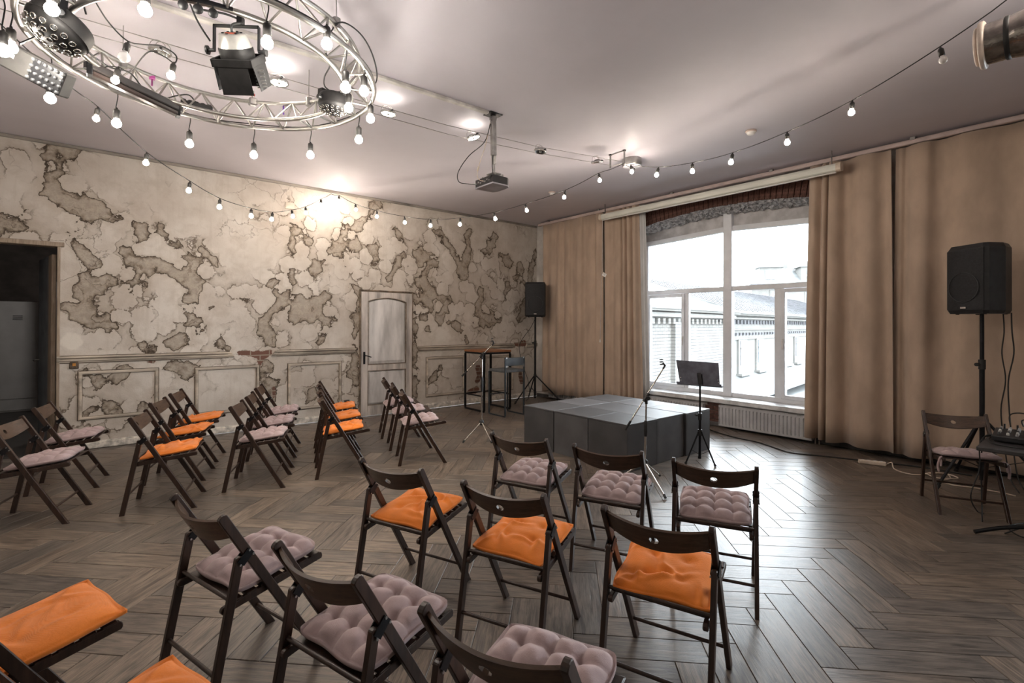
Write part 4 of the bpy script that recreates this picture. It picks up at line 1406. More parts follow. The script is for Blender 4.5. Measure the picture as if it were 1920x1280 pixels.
def speaker_stand(loc, rz, ztop, label, hub=.50, reach=.52, r=.018):
    s = empty('speaker_stand', loc, rz, label, 'speaker stand', 'tripod speaker stands')
    MB().cyl((0, 0, .06), (0, 0, 1.15), r * 1.12, 14).build('lower_tube', BLACK_METAL, s)
    MB().cyl((0, 0, 1.12), (0, 0, ztop), r * .92, 14).build('upper_tube', BLACK_METAL, s)
    c_ = MB().cyl((0, 0, 1.10), (0, 0, 1.19), r * 1.5, 12)
    c_.cyl((0, 0, 1.145), (.055, 0, 1.145), .007, 8).cyl((.045, -.0, 1.145), (.068, 0, 1.145), .017, 8)
    c_.build('collar', BLACK_PLASTIC, s)
    h_ = MB().cyl((0, 0, hub - .03), (0, 0, hub + .035), r * 1.6, 12)
    h_.cyl((0, 0, hub), (.05, .02, hub + .01), .008, 6)
    h_.build('hub', BLACK_PLASTIC, s)
    MB().cyl((0, 0, .16), (0, 0, .20), r * 1.5, 12).build('brace_collar', BLACK_PLASTIC, s)
    for k in range(3):
        a = 2 * PI * k / 3
        dx, dy = math.cos(a), math.sin(a)
        l = MB().tube([(dx * .025, dy * .025, hub), (dx * reach, dy * reach, .022)], .0125, 10).build('leg', BLACK_METAL, s)
        MB().tube([(dx * (reach - .02), dy * (reach - .02), .04), (dx * (reach + .012), dy * (reach + .012), .004)], [.016, .017], 10).build('rubber_foot', BLACK_RUBBER, l)
        MB().bar((dx * .02, dy * .02, .18), (dx * reach * .56, dy * reach * .56, .022 + (hub - .022) * .44), .018, .005).build('brace', BLACK_METAL, s)
    return s


speaker_stand((6.564, 7.209, 0), D(182), 1.70, 'black tripod speaker stand in the corner by the peeling wall')
speaker((6.564, 7.209, 1.655), D(-43), 1.0, 'black loudspeaker on the stand in the corner by the peeling wall')
speaker_stand((6.40, 0.785, 0), D(150), 1.66, 'black tripod speaker stand before the right curtain behind the folding chair', .62, .50)
speaker((6.40, 0.785, 1.622), D(-124), .965, 'black loudspeaker high in front of the right curtain, seen half from its side')
# cables falling from the right loudspeaker
for y, w, lab in ((.655, .010, 'black cable hanging straight down from the right loudspeaker'), (.60, -.014, 'black cable hanging in a slight wave from the right loudspeaker')):
    pts = [(6.53, y, 1.63), (6.53 + w, y - .005, 1.45), (6.54, y + w, 1.25), (6.53, y - w * 1.5, 1.0), (6.52, y + .015, .72), (6.50, y - .01, .40), (6.44, y - .05, .12), (6.36, y - .12, .008)]
    tag(MB().tube(spline(pts, 6), .0055, 6).build('cable', BLACK_RUBBER), lab, 'cable', 'cables of the right loudspeaker')
tag(MB().tube(spline([(6.66, 7.27, 1.70), (6.62, 7.40, 1.45), (6.50, 7.60, 1.10), (6.52, 7.55, .75), (6.56, 7.40, .35), (6.50, 7.35, .02), (6.2, 7.5, .008)], 6), .005, 6).build('cable', BLACK_RUBBER),
    'black cable running down from the corner loudspeaker', 'cable')

# ================================================================== microphone stands, music stand
def mic_stand(loc, rz, feet, clutch, tip, tail, label):
    """clutch, tip and tail are given in world metres; feet as world points on the floor"""
    s = empty('microphone_stand', loc, 0, label, 'mic stand', 'microphone stands')
    o = Vector(loc)
    cl, tp, tl = Vector(clutch) - o, Vector(tip) - o, Vector(tail) - o
    hub = .22
    MB().cyl((0, 0, hub - .03), (cl.x * .6, cl.y * .6, cl.z * .62), .0105, 10).build('lower_tube', CHROME, s)
    MB().cyl((cl.x * .55, cl.y * .55, cl.z * .55), (cl.x, cl.y, cl.z), .008, 10).build('upper_tube', CHROME, s)
    MB().tube([(cl.x * .55, cl.y * .55, cl.z * .56), (cl.x * .57, cl.y * .57, cl.z * .62), (cl.x * .62, cl.y * .62, cl.z * .72), (cl.x * .63, cl.y * .63, cl.z * .74)], [.014, .019, .017, .011], 10).build('height_grip', BLACK_PLASTIC, s)
    MB().lathe([(0, hub - .045), (.024, hub - .04), (.03, hub - .01), (.03, hub + .015), (.016, hub + .03), (0, hub + .03)], 14).build('hub', BLACK_PLASTIC, s)
    for f in feet:
        q = Vector(f) - o
        q.z = .016
        d = Vector((q.x, q.y, 0)).normalized()
        l = MB().tube([(d.x * .022, d.y * .022, hub - .01), q * .96 + Vector((0, 0, .006))], .0085, 8).build('leg', CHROME, s)
        MB().tube([q * .93 + Vector((0, 0, .018)), Vector((q.x, q.y, .012))], [.012, .012], 8).build('rubber_foot', BLACK_RUBBER, l)
    dirn = (tp - tl).normalized()
    b = MB().tube([tl + dirn * .02, tp - dirn * .03], .0065, 8).build('boom', CHROME, s)
    MB().tube([tl, tl + dirn * .10], [.012, .011], 8).build('counterweight', BLACK_RUBBER, b)
    # clutch with a knob
    side = dirn.cross(Vector((0, 0, 1))).normalized()
    c_ = MB().tube([cl - dirn * .045, cl + dirn * .045], .017, 8)
    c_.cyl(cl - side * .03, cl + side * .045, .013, 8)
    c_.cyl(cl + side * .035, cl + side * .06, .022, 6)
    c_.cyl(cl + Vector((0, 0, -.06)), cl + Vector((0, 0, .0)), .013, 8)
    c_.build('clutch', BLACK_PLASTIC, s)
    # open microphone clip
    up = dirn.cross(side).normalized()
    if up.z < 0:
        up = -up
    m = MB().tube([tp - dirn * .035, tp + dirn * .005], .009, 8)
    m.tube([tp, tp + up * .03 + dirn * .01], [.008, .010], 8)
    cdir = (dirn * .8 + up * .6).normalized()
    cc = tp + up * .045 + dirn * .012
    for a0 in (-1, 1):
        ring = []
        nn = cdir.cross(side).normalized()
        for k in range(8):
            an = a0 * (.5 + 1.9 * k / 7)
            ring.append((math.cos(an), math.sin(an)))
        for off in (-.022, 0, .022):
            m.tube([cc + cdir * off + (nn * -cs + side * sn) * .015 for cs, sn in ring], .005, 6)
    m.build('mic_clip', BLACK_PLASTIC, s)
    return s


mic_stand((3.86, 5.28, 0), 0, [(3.527, 5.221, 0), (3.80, 4.98, 0), (4.224, 5.499, 0)], (3.863, 5.277, 1.103), (3.981, 5.179, 1.258), (3.659, 5.447, .821), 'chrome boom microphone stand on the floor left of the stage')
mic_stand((3.93, 2.79, 0), 0, [(3.764, 2.457, 0), (3.74, 3.02, 0), (4.28, 2.86, 0)], (3.943, 2.781, .825), (4.076, 2.669, 1.125), (3.791, 2.908, .519), 'chrome boom microphone stand at the near corner of the stage')


def music_stand():
    b = Vector((5.05, 2.87, 0))
    s = empty('music_stand', b, 0, 'black music stand with a solid desk in front of the window', 'music stand')
    MB().cyl((0, 0, .05), (0, 0, .50), .014, 10).build('lower_tube', BLACK_METAL, s)
    MB().cyl((0, 0, .48), (0, 0, .86), .010, 10).build('upper_tube', BLACK_METAL, s)
    c_ = MB().cyl((0, 0, .47), (0, 0, .545), .021, 10)
    c_.cyl((0, 0, .52), (-.05, .02, .525), .007, 6).cyl((-.035, .014, .522), (-.056, .022, .528), .013, 6)
    c_.build('collar', BLACK_PLASTIC, s)
    MB().cyl((0, 0, .30), (0, 0, .365), .023, 10).build('hub', BLACK_PLASTIC, s)
    for fx, fy in ((4.904, 2.926), (5.036, 2.717), (5.24, 2.99)):
        d = Vector((fx - b.x, fy - b.y, 0))
        d = d.normalized() * .185
        l = MB().tube([(d.x * .12, d.y * .12, .345), (d.x * .14, d.y * .14, .325), (d.x, d.y, .014)], .009, 8).build('leg', BLACK_METAL, s)
        MB().tube([(d.x * .96, d.y * .96, .026), (d.x * 1.03, d.y * 1.03, .006)], .013, 8).build('rubber_foot', BLACK_RUBBER, l)
        MB().bar((d.x * .1, d.y * .1, .10), (d.x * .60, d.y * .60, .152), .012, .004).build('brace', BLACK_METAL, s)
    # desk: faces the far side, seen from behind
    e = Vector((.35, -.29, -.03)).normalized()
    nrm = Vector((.63, .77, 0)).normalized()
    up = Vector((0, 0, 1))
    tilt = math.radians(17)
    dv = (up * math.cos(tilt) + nrm * math.sin(tilt)).normalized()
    dn = e.cross(dv).normalized()
    o = Vector((0, 0, .845))
    w, h = .235, .268
    q = [o - e * (w - .018) , o + e * (w - .018), o + e * w + dv * h, o - e * w + dv * h]
    vs = [p - dn * .0015 for p in q] + [p + dn * .0015 for p in q]
    desk = MB().add(vs, [(0, 3, 2, 1), (4, 5, 6, 7), (0, 1, 5, 4), (1, 2, 6, 5), (2, 3, 7, 6), (3, 0, 4, 7)])
    MATD = simple('desk_paint', (0.12, 0.125, 0.155), 0.5, 0.3, 0.15, 12, 0.05, 80)
    desk = desk.build('desk', MATD, s)
    back = -nrm if dn.dot(nrm) > 0 else nrm
    fr = nrm
    lip = MB().bar(o - e * (w + .012) + fr * .0, o + e * (w + .012) + fr * .0, .05, .004, dv).bar(o - e * (w + .012) + fr * .028 + dv * .012, o + e * (w + .012) + fr * .028 + dv * .012, .004, .026, dv)
    lip.build('lip', MATD, desk)
    br = MB().bar(o + dv * .015 - fr * .008, o + dv * .14 - fr * .012, .035, .014, -fr)
    br.bar(o + dv * .015 - fr * .012 + e * .03, o + dv * .13 - fr * .012 + e * .03, .008, .012, -fr)
    br.build('desk_bracket', BLACK_PLASTIC, s)
    rv = MB()
    for sg in (-1, 1):
        for k in (.045, .075):
            p = o + e * sg * (w - .03) + dv * k
            rv.cyl(p - dn * .004, p + dn * .004, .005, 8)
    rv.build('rivet', WHITE_PLASTIC, desk)


music_stand()

# ================================================================== bar table and stool by the wall
def frame_loop(mb, corners, w):
    n = len(corners)
    for k in range(n):
        mb.bar(corners[k], corners[(k + 1) % n], w, w)
    return mb


t = empty('bar_table', (5.315, 7.095, 0), 0, 'tall bar table with black steel legs and an orange-brown wooden top', 'table')
ztop = 1.055
MB().box((0, 0, ztop - .017), (.60, .60, .034), bev=.003).build('tabletop', wood('bar_top_wood', (0.16, 0.062, 0.026), (0.33, 0.135, 0.055), 0.4, 10, 'X'), t)
hx = .285
for s in (-1, 1):
    mb = MB()
    z = ztop - .050
    for a, b_ in (((s * hx, -hx, .015), (s * hx, hx, .015)), ((s * hx, -hx, z), (s * hx, hx, z))):
        mb.bar(a, b_, .03, .03)
    mb.build('cross_bar', BLACK_METAL, t)
    for y in (-hx, hx):
        MB().bar((s * hx, y, .03), (s * hx, y, z - .015), .03, .03).build('leg', BLACK_METAL, t)
    MB().bar((-hx, s * hx, ztop - .05), (hx, s * hx, ztop - .05), .03, .03).build('cross_bar', BLACK_METAL, t)
    MB().bar((s * hx, -hx + .015, .27), (s * hx, hx - .015, .27), .02, .02).build('foot_rail', BLACK_METAL, t)
MB().bar((-hx + .015, hx, .27), (hx - .015, hx, .27), .02, .02).build('foot_rail', BLACK_METAL, t)

s_ = empty('bar_stool', (5.235, 6.46, 0), 0, 'grey metal bar stool with a low back beside the bar table', 'stool')
# seat open side towards the table (+y), back on the camera side
w, dp = .20, .215
hz = .72
for x in (-w, w):
    mb = MB()
    mb.bar((x, -dp, .010), (x, dp, .010), .02, .02)
    mb.build('floor_runner', GREY_METAL, s_)
    MB().bar((x, -dp, .02), (x, -dp, .965), .022, .022).build('rear_leg', GREY_METAL, s_)
    MB().bar((x, dp, .02), (x, dp, hz), .022, .022).build('leg', GREY_METAL, s_)
MB().box((0, 0, hz + .022), (2 * w + .022, 2 * dp - .01, .045), bev=.006).build('seat', simple('stool_seat', (0.105, 0.112, 0.118), 0.55, 0.1, 0.12, 10), s_)
bp = MB().box((0, -dp + .0, .895), (2 * w - .022, .014, .135), bev=.005)
bp.build('backrest', simple('stool_back', (0.085, 0.10, 0.115), 0.5, 0.2, 0.12, 8), s_)
mb = MB()
for z in (.82, .96):
    for x in (-w + .02, w - .02):
        mb.box((x, -dp - .012, z), (.035, .006, .03), bev=.002)
mb.build('bracket', STEEL, s_)
MB().bar((-w, dp, .33), (w, dp, .33), .018, .018).build('foot_rail', GREY_METAL, s_)
tag(MB().box((5.62, 7.60, .023), (.17, .05, .045), bev=.006).build('power_strip', CREAM_PLASTIC), 'cream power strip by the skirting behind the bar stool', 'power strip')

# ================================================================== CURTAINS
XC = 6.88


def curtain(name, ctrl, z0, z1, label, cat='curtain', mat=CURTAIN, parent=None, top_y=None, top_amp=.55, hem=0.0, group='tan curtains'):
    """ctrl: (y, x offset) fold points at the hem; folds flatten a little towards the track"""
    P = spline([(XC + x * 1.22, y, 0) for y, x in ctrl], 6)
    m = len(P)
    nz = 14
    V, F = [], []
    ya, yb = ctrl[0][0], ctrl[-1][0]
    for layer in (0, 1):
        for j in range(nz + 1):
            t = j / nz
            for i, p in enumerate(P):
                d = (P[min(i + 1, m - 1)] - P[max(i - 1, 0)]).normalized()
                nx_ = Vector((d.y, -d.x, 0))
                k = 1 - (1 - top_amp) * t ** 2
                y = p.y
                if top_y:
                    s = (p.y - ya) / (yb - ya)
                    yt = top_y[0] + (top_y[1] - top_y[0]) * s
                    y = p.y + (yt - p.y) * t ** 1.3
                wv = .006 * math.sin(3.1 * y + 5 * t) + .004 * math.sin(9 * y - 4 * t)
                zz = z0 + (z1 - z0) * t + (hem * math.sin(p.y * 7.0) * (1 - t) ** 4)
                off = nx_ * (.002 if layer else -.002)
                V.append((XC + (p.x - XC) * k + wv + off.x, y + off.y, zz))
    R = (nz + 1) * m
    for j in range(nz):
        for i in range(m - 1):
            k = j * m + i
            F.append((k, k + 1, k + m + 1, k + m))
            F.append((R + k, R + k + m, R + k + m + 1, R + k + 1))
    for i in range(m - 1):
        F.append((i, R + i, R + i + 1, i + 1))
        k = nz * m + i
        F.append((k, k + 1, R + k + 1, R + k))
    for j in range(nz):
        for i in (0, m - 1):
            k = j * m + i
            F.append((k, k + m, R + k + m, R + k))
    o = MB().add(V, F, True).build(name, mat, parent)
    if label:
        tag(o, label, cat, group)
    return o


curtain('curtain', [(7.345, .03), (7.30, -.025), (7.20, .015), (7.063, -.03), (6.95, -.012), (6.84, -.045), (6.75, .012), (6.668, -.025), (6.58, -.03), (6.514, .012), (6.40, -.02), (6.33, -.05), (6.26, -.045), (6.20, .012), (6.06, -.015), (5.95, .01), (5.90, -.04), (5.84, -.03), (5.774, .012)],
        .145, 3.505, 'flat tan curtain hanging in the corner next to the peeling wall', hem=.012)
cb = curtain('curtain', [(5.745, .02), (5.70, -.02), (5.62, -.03), (5.536, .005), (5.45, -.025), (5.36, -.03), (5.315, .035), (5.28, -.045), (5.24, -.05), (5.215, .03), (5.17, -.055), (5.12, -.06), (5.085, .02), (5.04, -.055), (4.99, -.06), (4.955, .0), (4.93, .02)],
             .12, 3.505, 'narrow pleated tan curtain left of the window', top_y=(5.745, 5.02), hem=.008)
curtain('lining', [(5.02, .05), (4.97, .03), (4.93, .075), (4.895, .035), (4.865, .08), (4.84, .06)], .30, 3.50, None, mat=LINING, parent=cb, top_y=(5.03, 4.92))
curtain('curtain', [(2.50, .055), (2.49, .0), (2.46, -.05), (2.40, -.055), (2.345, .02), (2.325, -.02), (2.30, -.07), (2.268, -.06), (2.255, .0)],
        .105, 3.495, 'narrow tan curtain at the right edge of the window', top_y=(2.43, 2.215), hem=.006)
curtain('curtain', [(2.31, .078), (2.275, .07), (2.243, .03), (2.225, -.065), (2.185, -.07), (2.13, -.035), (2.075, .045), (2.02, .04), (1.96, -.02), (1.90, -.065), (1.82, -.07), (1.75, -.05), (1.68, .01), (1.62, .02), (1.565, -.03)],
        .085, 3.495, 'pleated tan curtain between the window edge and the dark gap', top_y=(2.27, 1.585), hem=.006)
curtain('curtain', [(1.60, .055), (1.545, .03), (1.50, .05), (1.44, -.02), (1.38, -.06), (1.30, -.05), (1.235, .02), (1.16, .035), (1.08, -.01), (1.00, -.055), (.90, -.05), (.80, -.02), (.68, .02), (.58, .0), (.48, -.045), (.36, -.05), (.24, .01), (.1, .02), (-.05, -.04), (-.2, .02), (-.35, -.03), (-.5, .02)],
        .075, 3.495, 'wide tan curtain behind the right loudspeaker', top_y=(1.555, -.5), hem=.010)
# curtain track under the ceiling
tr = MB().box((XC - .01, 3.3, 3.527), (.05, 8.3, .045), bev=.006)
tr.box((XC + .055, 3.3, 3.55), (.05, 8.3, .05), bev=.004)
tr = tag(tr.build('curtain_track', simple('track_paint', (0.50, 0.40, 0.38), 0.5, 0, 0.08, 5)), 'pinkish curtain track running along under the ceiling', 'curtain track')
mb = MB()
for y in (7.2, 5.9, 4.4, 2.9, 1.4, .2):
    mb.box((XC + .02, y, 3.572), (.04, .05, .036), bev=.003)
mb.build('track_bracket', STEEL, tr)

# white projection-screen case before the curtains
scn = empty('screen_case', (6.68, 3.84, 3.37), 0, 'long white roll-up screen case hanging across the top of the window', 'screen case')
prof = [(-.045, -.035), (-.05, -.015), (-.05, .015), (-.038, .04), (-.01, .05), (.03, .05), (.045, .035), (.05, .0), (.045, -.035), (.01, -.048), (-.03, -.048)]
Mr = Matrix(((1, 0, 0, 0), (0, 0, 1, 0), (0, 1, 0, 0), (0, 0, 0, 1)))
CASE = simple('screen_case_paint', (0.66, 0.66, 0.60), 0.4, 0, 0.04, 3)
MB().prism(prof, -1.78, 1.78, Mr).build('case_body', CASE, scn)
for s in (-1, 1):
    MB().prism([(x * 1.1, z * 1.1) for x, z in prof], s * 1.80 - .025, s * 1.80 + .025, Mr).build('end_cap', CREAM_PLASTIC, scn)
    MB().bar((0.0, s * 1.72, .04), (0, s * 1.72, .215), .03, .004, (0, 1, 0)).build('hanger', STEEL, scn)
MB().box((-.01, 0, -.058), (.03, 3.54, .016), bev=.004).build('weight_bar', WHITE_PLASTIC, scn)
pc = MB().tube([(6.66, 5.60, 3.33), (6.655, 5.60, 2.42), (6.66, 5.62, 2.38), (6.66, 5.645, 1.25)], .004, 6)
pc = tag(pc.build('pull_cord', simple('grey_cord', (0.45, 0.44, 0.45), 0.7)), 'thin pull cord with a white card hanging before the gap of the left curtains', 'cord')
MB().lathe([(0, .0), (.012, .002), (.014, .015), (.006, .05), (0, .055)], 10, Matrix.Translation((6.66, 5.645, 1.20))).build('cord_bell', WHITE_PLASTIC, pc)
o = MB().box((0, 0, 0), (.003, .088, .062), bev=.001).build('card', WHITE_PLASTIC, pc, (6.645, 5.545, 2.364))
o.rotation_euler = (D(28), 0, 0)
for k in range(3):
    MB().box((-.0022, -.004, .014 - k * .012), (.0006, .045 - .008 * k, .004)).build('print', simple('grey_print', (0.3, 0.3, 0.33), 0.8), o)

# ================================================================== RADIATORS
def radiator(yc, w, z0, z1, x, label):
    r = empty('radiator', (x, yc, 0), 0, label, 'radiator', 'white panel radiators')
    mat = simple('radiator_enamel', (0.50, 0.50, 0.51), 0.4, 0, 0.06, 6)
    n = int(w / .048)
    V, F = [], []
    pts = []
    p = w / n
    for k in range(n):
        y = -w / 2 + k * p
        pts += [(y, 0.0), (y + p * .55, 0.0), (y + p * .64, .013), (y + p * .91, .013)]
    pts.append((w / 2, 0.0))
    za, zb = z0 + .035, z1 - .035
    for z, flat in ((z0 + .004, 1), (za - .008, 1), (za, 0), (zb, 0), (zb + .008, 1), (z1 - .004, 1)):
        V += [(0 if flat else d, y, z) for y, d in pts]
    m = len(pts)
    for j in range(5):
        for i in range(m - 1):
            k = j * m + i
            F.append((k, k + 1, k + m + 1, k + m))
    MB().add(V, F).build('ribbed_front', mat, r)
    MB().box((.070, 0, (z0 + z1) / 2), (.012, w, z1 - z0), bev=.003).build('back_panel', mat, r)
    for s in (-1, 1):
        MB().box((.038, s * (w / 2 + .002), (z0 + z1) / 2), (.078, .004, z1 - z0 - .01)).build('side_cover', mat, r)
    g = MB()
    nslot = int(w / .03)
    g.box((.004, 0, z1), (.006, w, .004)).box((.074, 0, z1), (.006, w, .004))
    for k in range(nslot + 1):
        g.box((.038, -w / 2 + w * k / nslot, z1), (.066, .013, .003))
    g.build('top_grille', mat, r)
    v = MB().cyl((.05, -w / 2 - .03, .0), (.05, -w / 2 - .03, z0 + .05), .009, 8).cyl((.05, -w / 2 - .045, z0 + .05), (.05, -w / 2, z0 + .05), .012, 8)
    v.cyl((.05, -w / 2 - .075, .0), (.05, -w / 2 - .075, z0 + .01), .009, 8)
    v.build('pipe', simple('pipe_paint', (0.42, 0.36, 0.32), 0.5), r)
    return r


radiator(3.055, 1.225, .035, .336, 6.975, 'ribbed radiator under the window right of the bare bricks')
radiator(4.44, 1.02, .035, .325, 6.985, 'radiator behind the stage of which only the top grille shows')
radiator(6.49, 1.54, .035, .315, 6.985, 'radiator peeping out under the left curtain')

# ================================================================== CEILING THINGS
# white cable channel along the ceiling to the projector
t = MB().bar((-.6, 3.97, H - .014), (2.90, 3.885, H - .014), .05, .026, (0, 0, 1), .004)
tag(t.build('cable_channel', simple('channel_paint', (0.60, 0.57, 0.54), 0.4)), 'narrow cable channel along the ceiling leading to the projector', 'cable channel')


def projector():
    p = empty('projector', (3.065, 4.02, H), 0, 'black ceiling projector hanging on a telescopic arm with loose cables', 'projector')
    o = Vector((3.065, 4.02, H))
    L = lambda x, y, z: Vector((x, y, z)) - o
    MB().box(L(2.985, 3.912, H - .005), (.15, .13, .008), bev=.002).build('ceiling_plate', BLACK_METAL, p)
    top, mid, low = L(2.985, 3.912, 3.575), L(3.025, 3.95, 3.20), L(3.04, 3.965, 3.12)
    MB().bar(top, mid, .048, .048, (1, 0, 0), .005).cyl(top + Vector((-.03, .0, -.03)), top + Vector((.03, 0, -.03)), .022, 10).build('arm', STEEL, p)
    MB().bar(mid, low, .036, .036, (1, 0, 0), .004).build('inner_arm', STEEL, p)
    pv = MB().cyl(low, L(3.045, 3.97, 3.03), .012, 8)
    pv.box(L(3.05, 3.98, 3.022), (.10, .12, .012), bev=.003)
    for a, b_ in ((3.0, 3.9), (3.10, 3.9), (3.0, 4.10), (3.10, 4.10)):
        pv.bar(L(3.05, 3.98, 3.02), L(a, b_, 2.995), .012, .005)
        pv.cyl(L(a, b_, 3.01), L(a, b_, 2.985), .009, 6)
    pv.build('pivot_bracket', STEEL, p)
    # body: rear with sockets looks back at the room (-x), lens side to the window (+x)
    xa, xb, ya, yb, za, zb = 2.955, 3.19, 3.872, 4.165, 2.895, 2.982
    prof = [(xa, ya), (xb - .05, ya), (xb - .012, ya + .03), (xb, ya + .09), (xb, yb - .06), (xb - .02, yb - .01), (xa, yb)]
    prof = [(x - o.x, y - o.y) for x, y in prof]
    MB().prism(prof, za + .012 - o.z, zb - o.z).build('body', simple('projector_black', (0.018, 0.017, 0.018), 0.35), p)
    MB().prism([(x * 1.02, y * 1.01) for x, y in prof], za - o.z, za + .013 - o.z).build('bottom_shell', simple('projector_grey', (0.40, 0.39, 0.42), 0.3, 0.2), p)
    pr = MB()
    for k in range(6):
        pr.box(L(xa - .001, ya + .06 + k * .036, zb - .042 + (k % 2) * .012), (.006, .022, .014), bev=.002)
    pr.build('socket_panel', STEEL, p)
    MB().cyl(L(xb - .002, 4.05, 2.94), L(xb + .014, 4.05, 2.94), .034, 16).build('lens', simple('lens_glass', (0.03, 0.03, 0.05), 0.08), p)
    w = MB().tube(spline([L(2.965, 3.93, 3.50), L(2.94, 3.99, 3.33), L(2.84, 4.12, 3.20), L(2.78, 4.22, 3.05), L(2.80, 4.24, 2.96), L(2.87, 4.19, 2.94), L(2.952, 4.13, 2.935)], 6), .0045, 6)
    w.tube(spline([L(3.01, 3.935, 3.24), L(2.99, 3.93, 3.10), L(2.975, 3.90, 2.99), L(2.94, 3.88, 2.965), L(2.955, 3.94, 2.95)], 6), .0045, 6)
    w.build('black_cable', BLACK_RUBBER, p)
    w = MB().tube(spline([L(2.97, 3.935, 3.52), L(2.945, 3.98, 3.30), L(2.92, 4.03, 3.15), L(2.90, 4.06, 3.02), L(2.92, 4.05, 2.96), L(2.955, 4.02, 2.945)], 6), .0035, 6)
    w.cyl(L(2.911, 4.047, 3.09), L(2.903, 4.058, 3.045), .009, 8)
    w.build('white_cable', CREAM_PLASTIC, p)


projector()

# low-voltage wire lights: two tensioned wires with round spots between them
def spot(loc, tilt, label, mat, lit=None):
    s = empty('wire_spotlight', loc, 0, label, 'spotlight', 'spotlights on the tensioned wires')
    s.rotation_euler = (tilt[0], tilt[1], 0)
    MB().lathe([(.068, -.010), (.072, -.006), (.072, .012), (.064, .022), (.060, .016), (.060, -.006), (.068, -.010)], 20).build('ring', simple('spot_ring', (0.50, 0.49, 0.47), 0.25, 0.9), s)
    MB().lathe([(.059, -.004), (.050, .012), (.030, .030), (.012, .036), (0, .036)], 20).build('reflector', mat, s)
    MB().lathe([(0, -.012), (.012, -.010), (.014, .0), (.010, .018), (0, .02)], 10).build('lamp_cap', STEEL, s)
    w = MB()
    for sg in (-1, 1):
        w.tube(spline([(.066 * sg, .02, .015), (.055 * sg, .02, .055), (.02 * sg, .015, .075), (-.02 * sg, .01, .06), (-.03 * sg, .005, .03)], 5), .0022, 5)
    w.build('loop_wire', STEEL, s)
    c_ = MB()
    for sg in (-1, 1):
        c_.box((0, sg * .078, .012), (.018, .022, .014), bev=.003)
    c_.build('wire_clip', BLACK_PLASTIC, s)
    return s


REFL = simple('spot_reflector', (0.75, 0.74, 0.72), 0.18, 0.9)
SPOTLIT = emit('spot_lit', (1.0, 0.93, 0.82), 9.0)
spot((0.305, 4.338, 3.45), (.22, .1), 'unlit round wire spotlight inside the truss ring near the hanging bulbs', REFL)
spot((1.088, 4.277, 3.45), (.0, .0), 'round wire spotlight below the barn-door lamp inside the truss ring', SPOTLIT)
spot((2.029, 4.256, 3.45), (.05, .05), 'round wire spotlight just right of the truss ring', SPOTLIT)
spot((2.976, 4.231, 3.45), (-.15, -.25), 'brightly lit round wire spotlight left of the projector arm', SPOTLIT)
spot((3.79, 4.088, 3.45), (.1, .1), 'dark round wire spotlight right of the projector arm', simple('spot_dark', (0.12, 0.12, 0.12), 0.3, 0.6))
spot((4.562, 3.918, 3.45), (.12, -.3), 'dark tilted round wire spotlight next to the end posts', simple('spot_dark', (0.12, 0.12, 0.12), 0.3, 0.6))
for (x, y, tx, ty, pw) in ((1.088, 4.277, 1.25, 4.1, 38.0), (2.029, 4.256, 2.0, 4.2, 30.0), (2.976, 4.231, 3.3, 4.6, 22.0)):
    ld = bpy.data.lights.new('spot_lamp', 'SPOT')
    ld.energy, ld.color, ld.spot_size, ld.spot_blend, ld.shadow_soft_size = pw, (1.0, 0.90, 0.76), math.radians(46), .35, .03
    lo = bpy.data.objects.new('spot_lamp', ld)
    lo.location = (x, y, 3.425)
    lo.rotation_euler = (Vector((tx, ty, 0)) - Vector((x, y, 3.42))).to_track_quat('-Z', 'Y').to_euler()
    COL.objects.link(lo)
for pts, lab in (([(-.9, 4.205, 3.455), (1.816, 4.178, 3.455), (2.592, 4.145, 3.455), (3.652, 4.008, 3.455), (4.79, 3.72, 3.455)], 'upper one of the two tensioned lamp wires under the ceiling'),
                 ([(-.9, 4.40, 3.455), (1.907, 4.35, 3.455), (2.739, 4.335, 3.455), (3.765, 4.165, 3.455), (4.80, 3.90, 3.455)], 'lower one of the two tensioned lamp wires under the ceiling')):
    tag(MB().tube(pts, .003, 6).build('lamp_wire', STEEL), lab, 'wire')
po = empty('wire_anchor', (4.795, 3.81, H), 0, 'pair of short steel posts holding the lamp wires at the ceiling', 'anchor')
for y in (3.91, 3.70):
    MB().cyl((0, y - 3.81, 0), (0, y - 3.81, -.165), .011, 10).build('post', STEEL, po)
    MB().cyl((0, y - 3.81, -.012), (0, y - 3.81, 0), .02, 10).build('post_cap', BLACK_METAL, po)
MB().tube([(0, .10, -.008), (0, -.11, -.008)], .006, 6).tube([(0, .10, -.15), (0, -.11, -.15)], .004, 6).build('spreader', STEEL, po)
tb = empty('transformer_box', (5.13, 3.84, H), 0, 'round steel transformer box on the ceiling where the light strings meet', 'ceiling box')
MB().lathe([(0, 0), (.118, 0), (.120, -.01), (.120, -.085), (.112, -.095)], 28).build('drum', STEEL, tb)
MB().lathe([(.112, -.095), (.10, -.10), (0, -.104)], 28).build('cover', simple('matt_glass_cover', (0.55, 0.55, 0.58), 0.3), tb)
MB().cyl((-.02, -.02, -.10), (-.02, -.02, -.125), .012, 8).cyl((.03, .0, -.10), (.06, .0, -.118), .006, 6).build('nipple', BLACK_PLASTIC, tb)


def detector(x, y, label):
    d_ = empty('smoke_detector', (x, y, H), 0, label, 'smoke detector', 'smoke detectors on the ceiling')
    MB().lathe([(0, 0), (.055, 0), (.056, -.012), (.050, -.020)], 20).build('base', simple('detector_base', (0.50, 0.40, 0.36), 0.5), d_)
    MB().lathe([(.050, -.020), (.042, -.024), (.040, -.036), (.028, -.046), (0, -.048)], 20).build('head', WHITE_PLASTIC, d_)


detector(5.354, 2.461, 'small smoke detector on the ceiling above the right light string')
detector(5.452, 5.606, 'small smoke detector on the ceiling near the far corner')

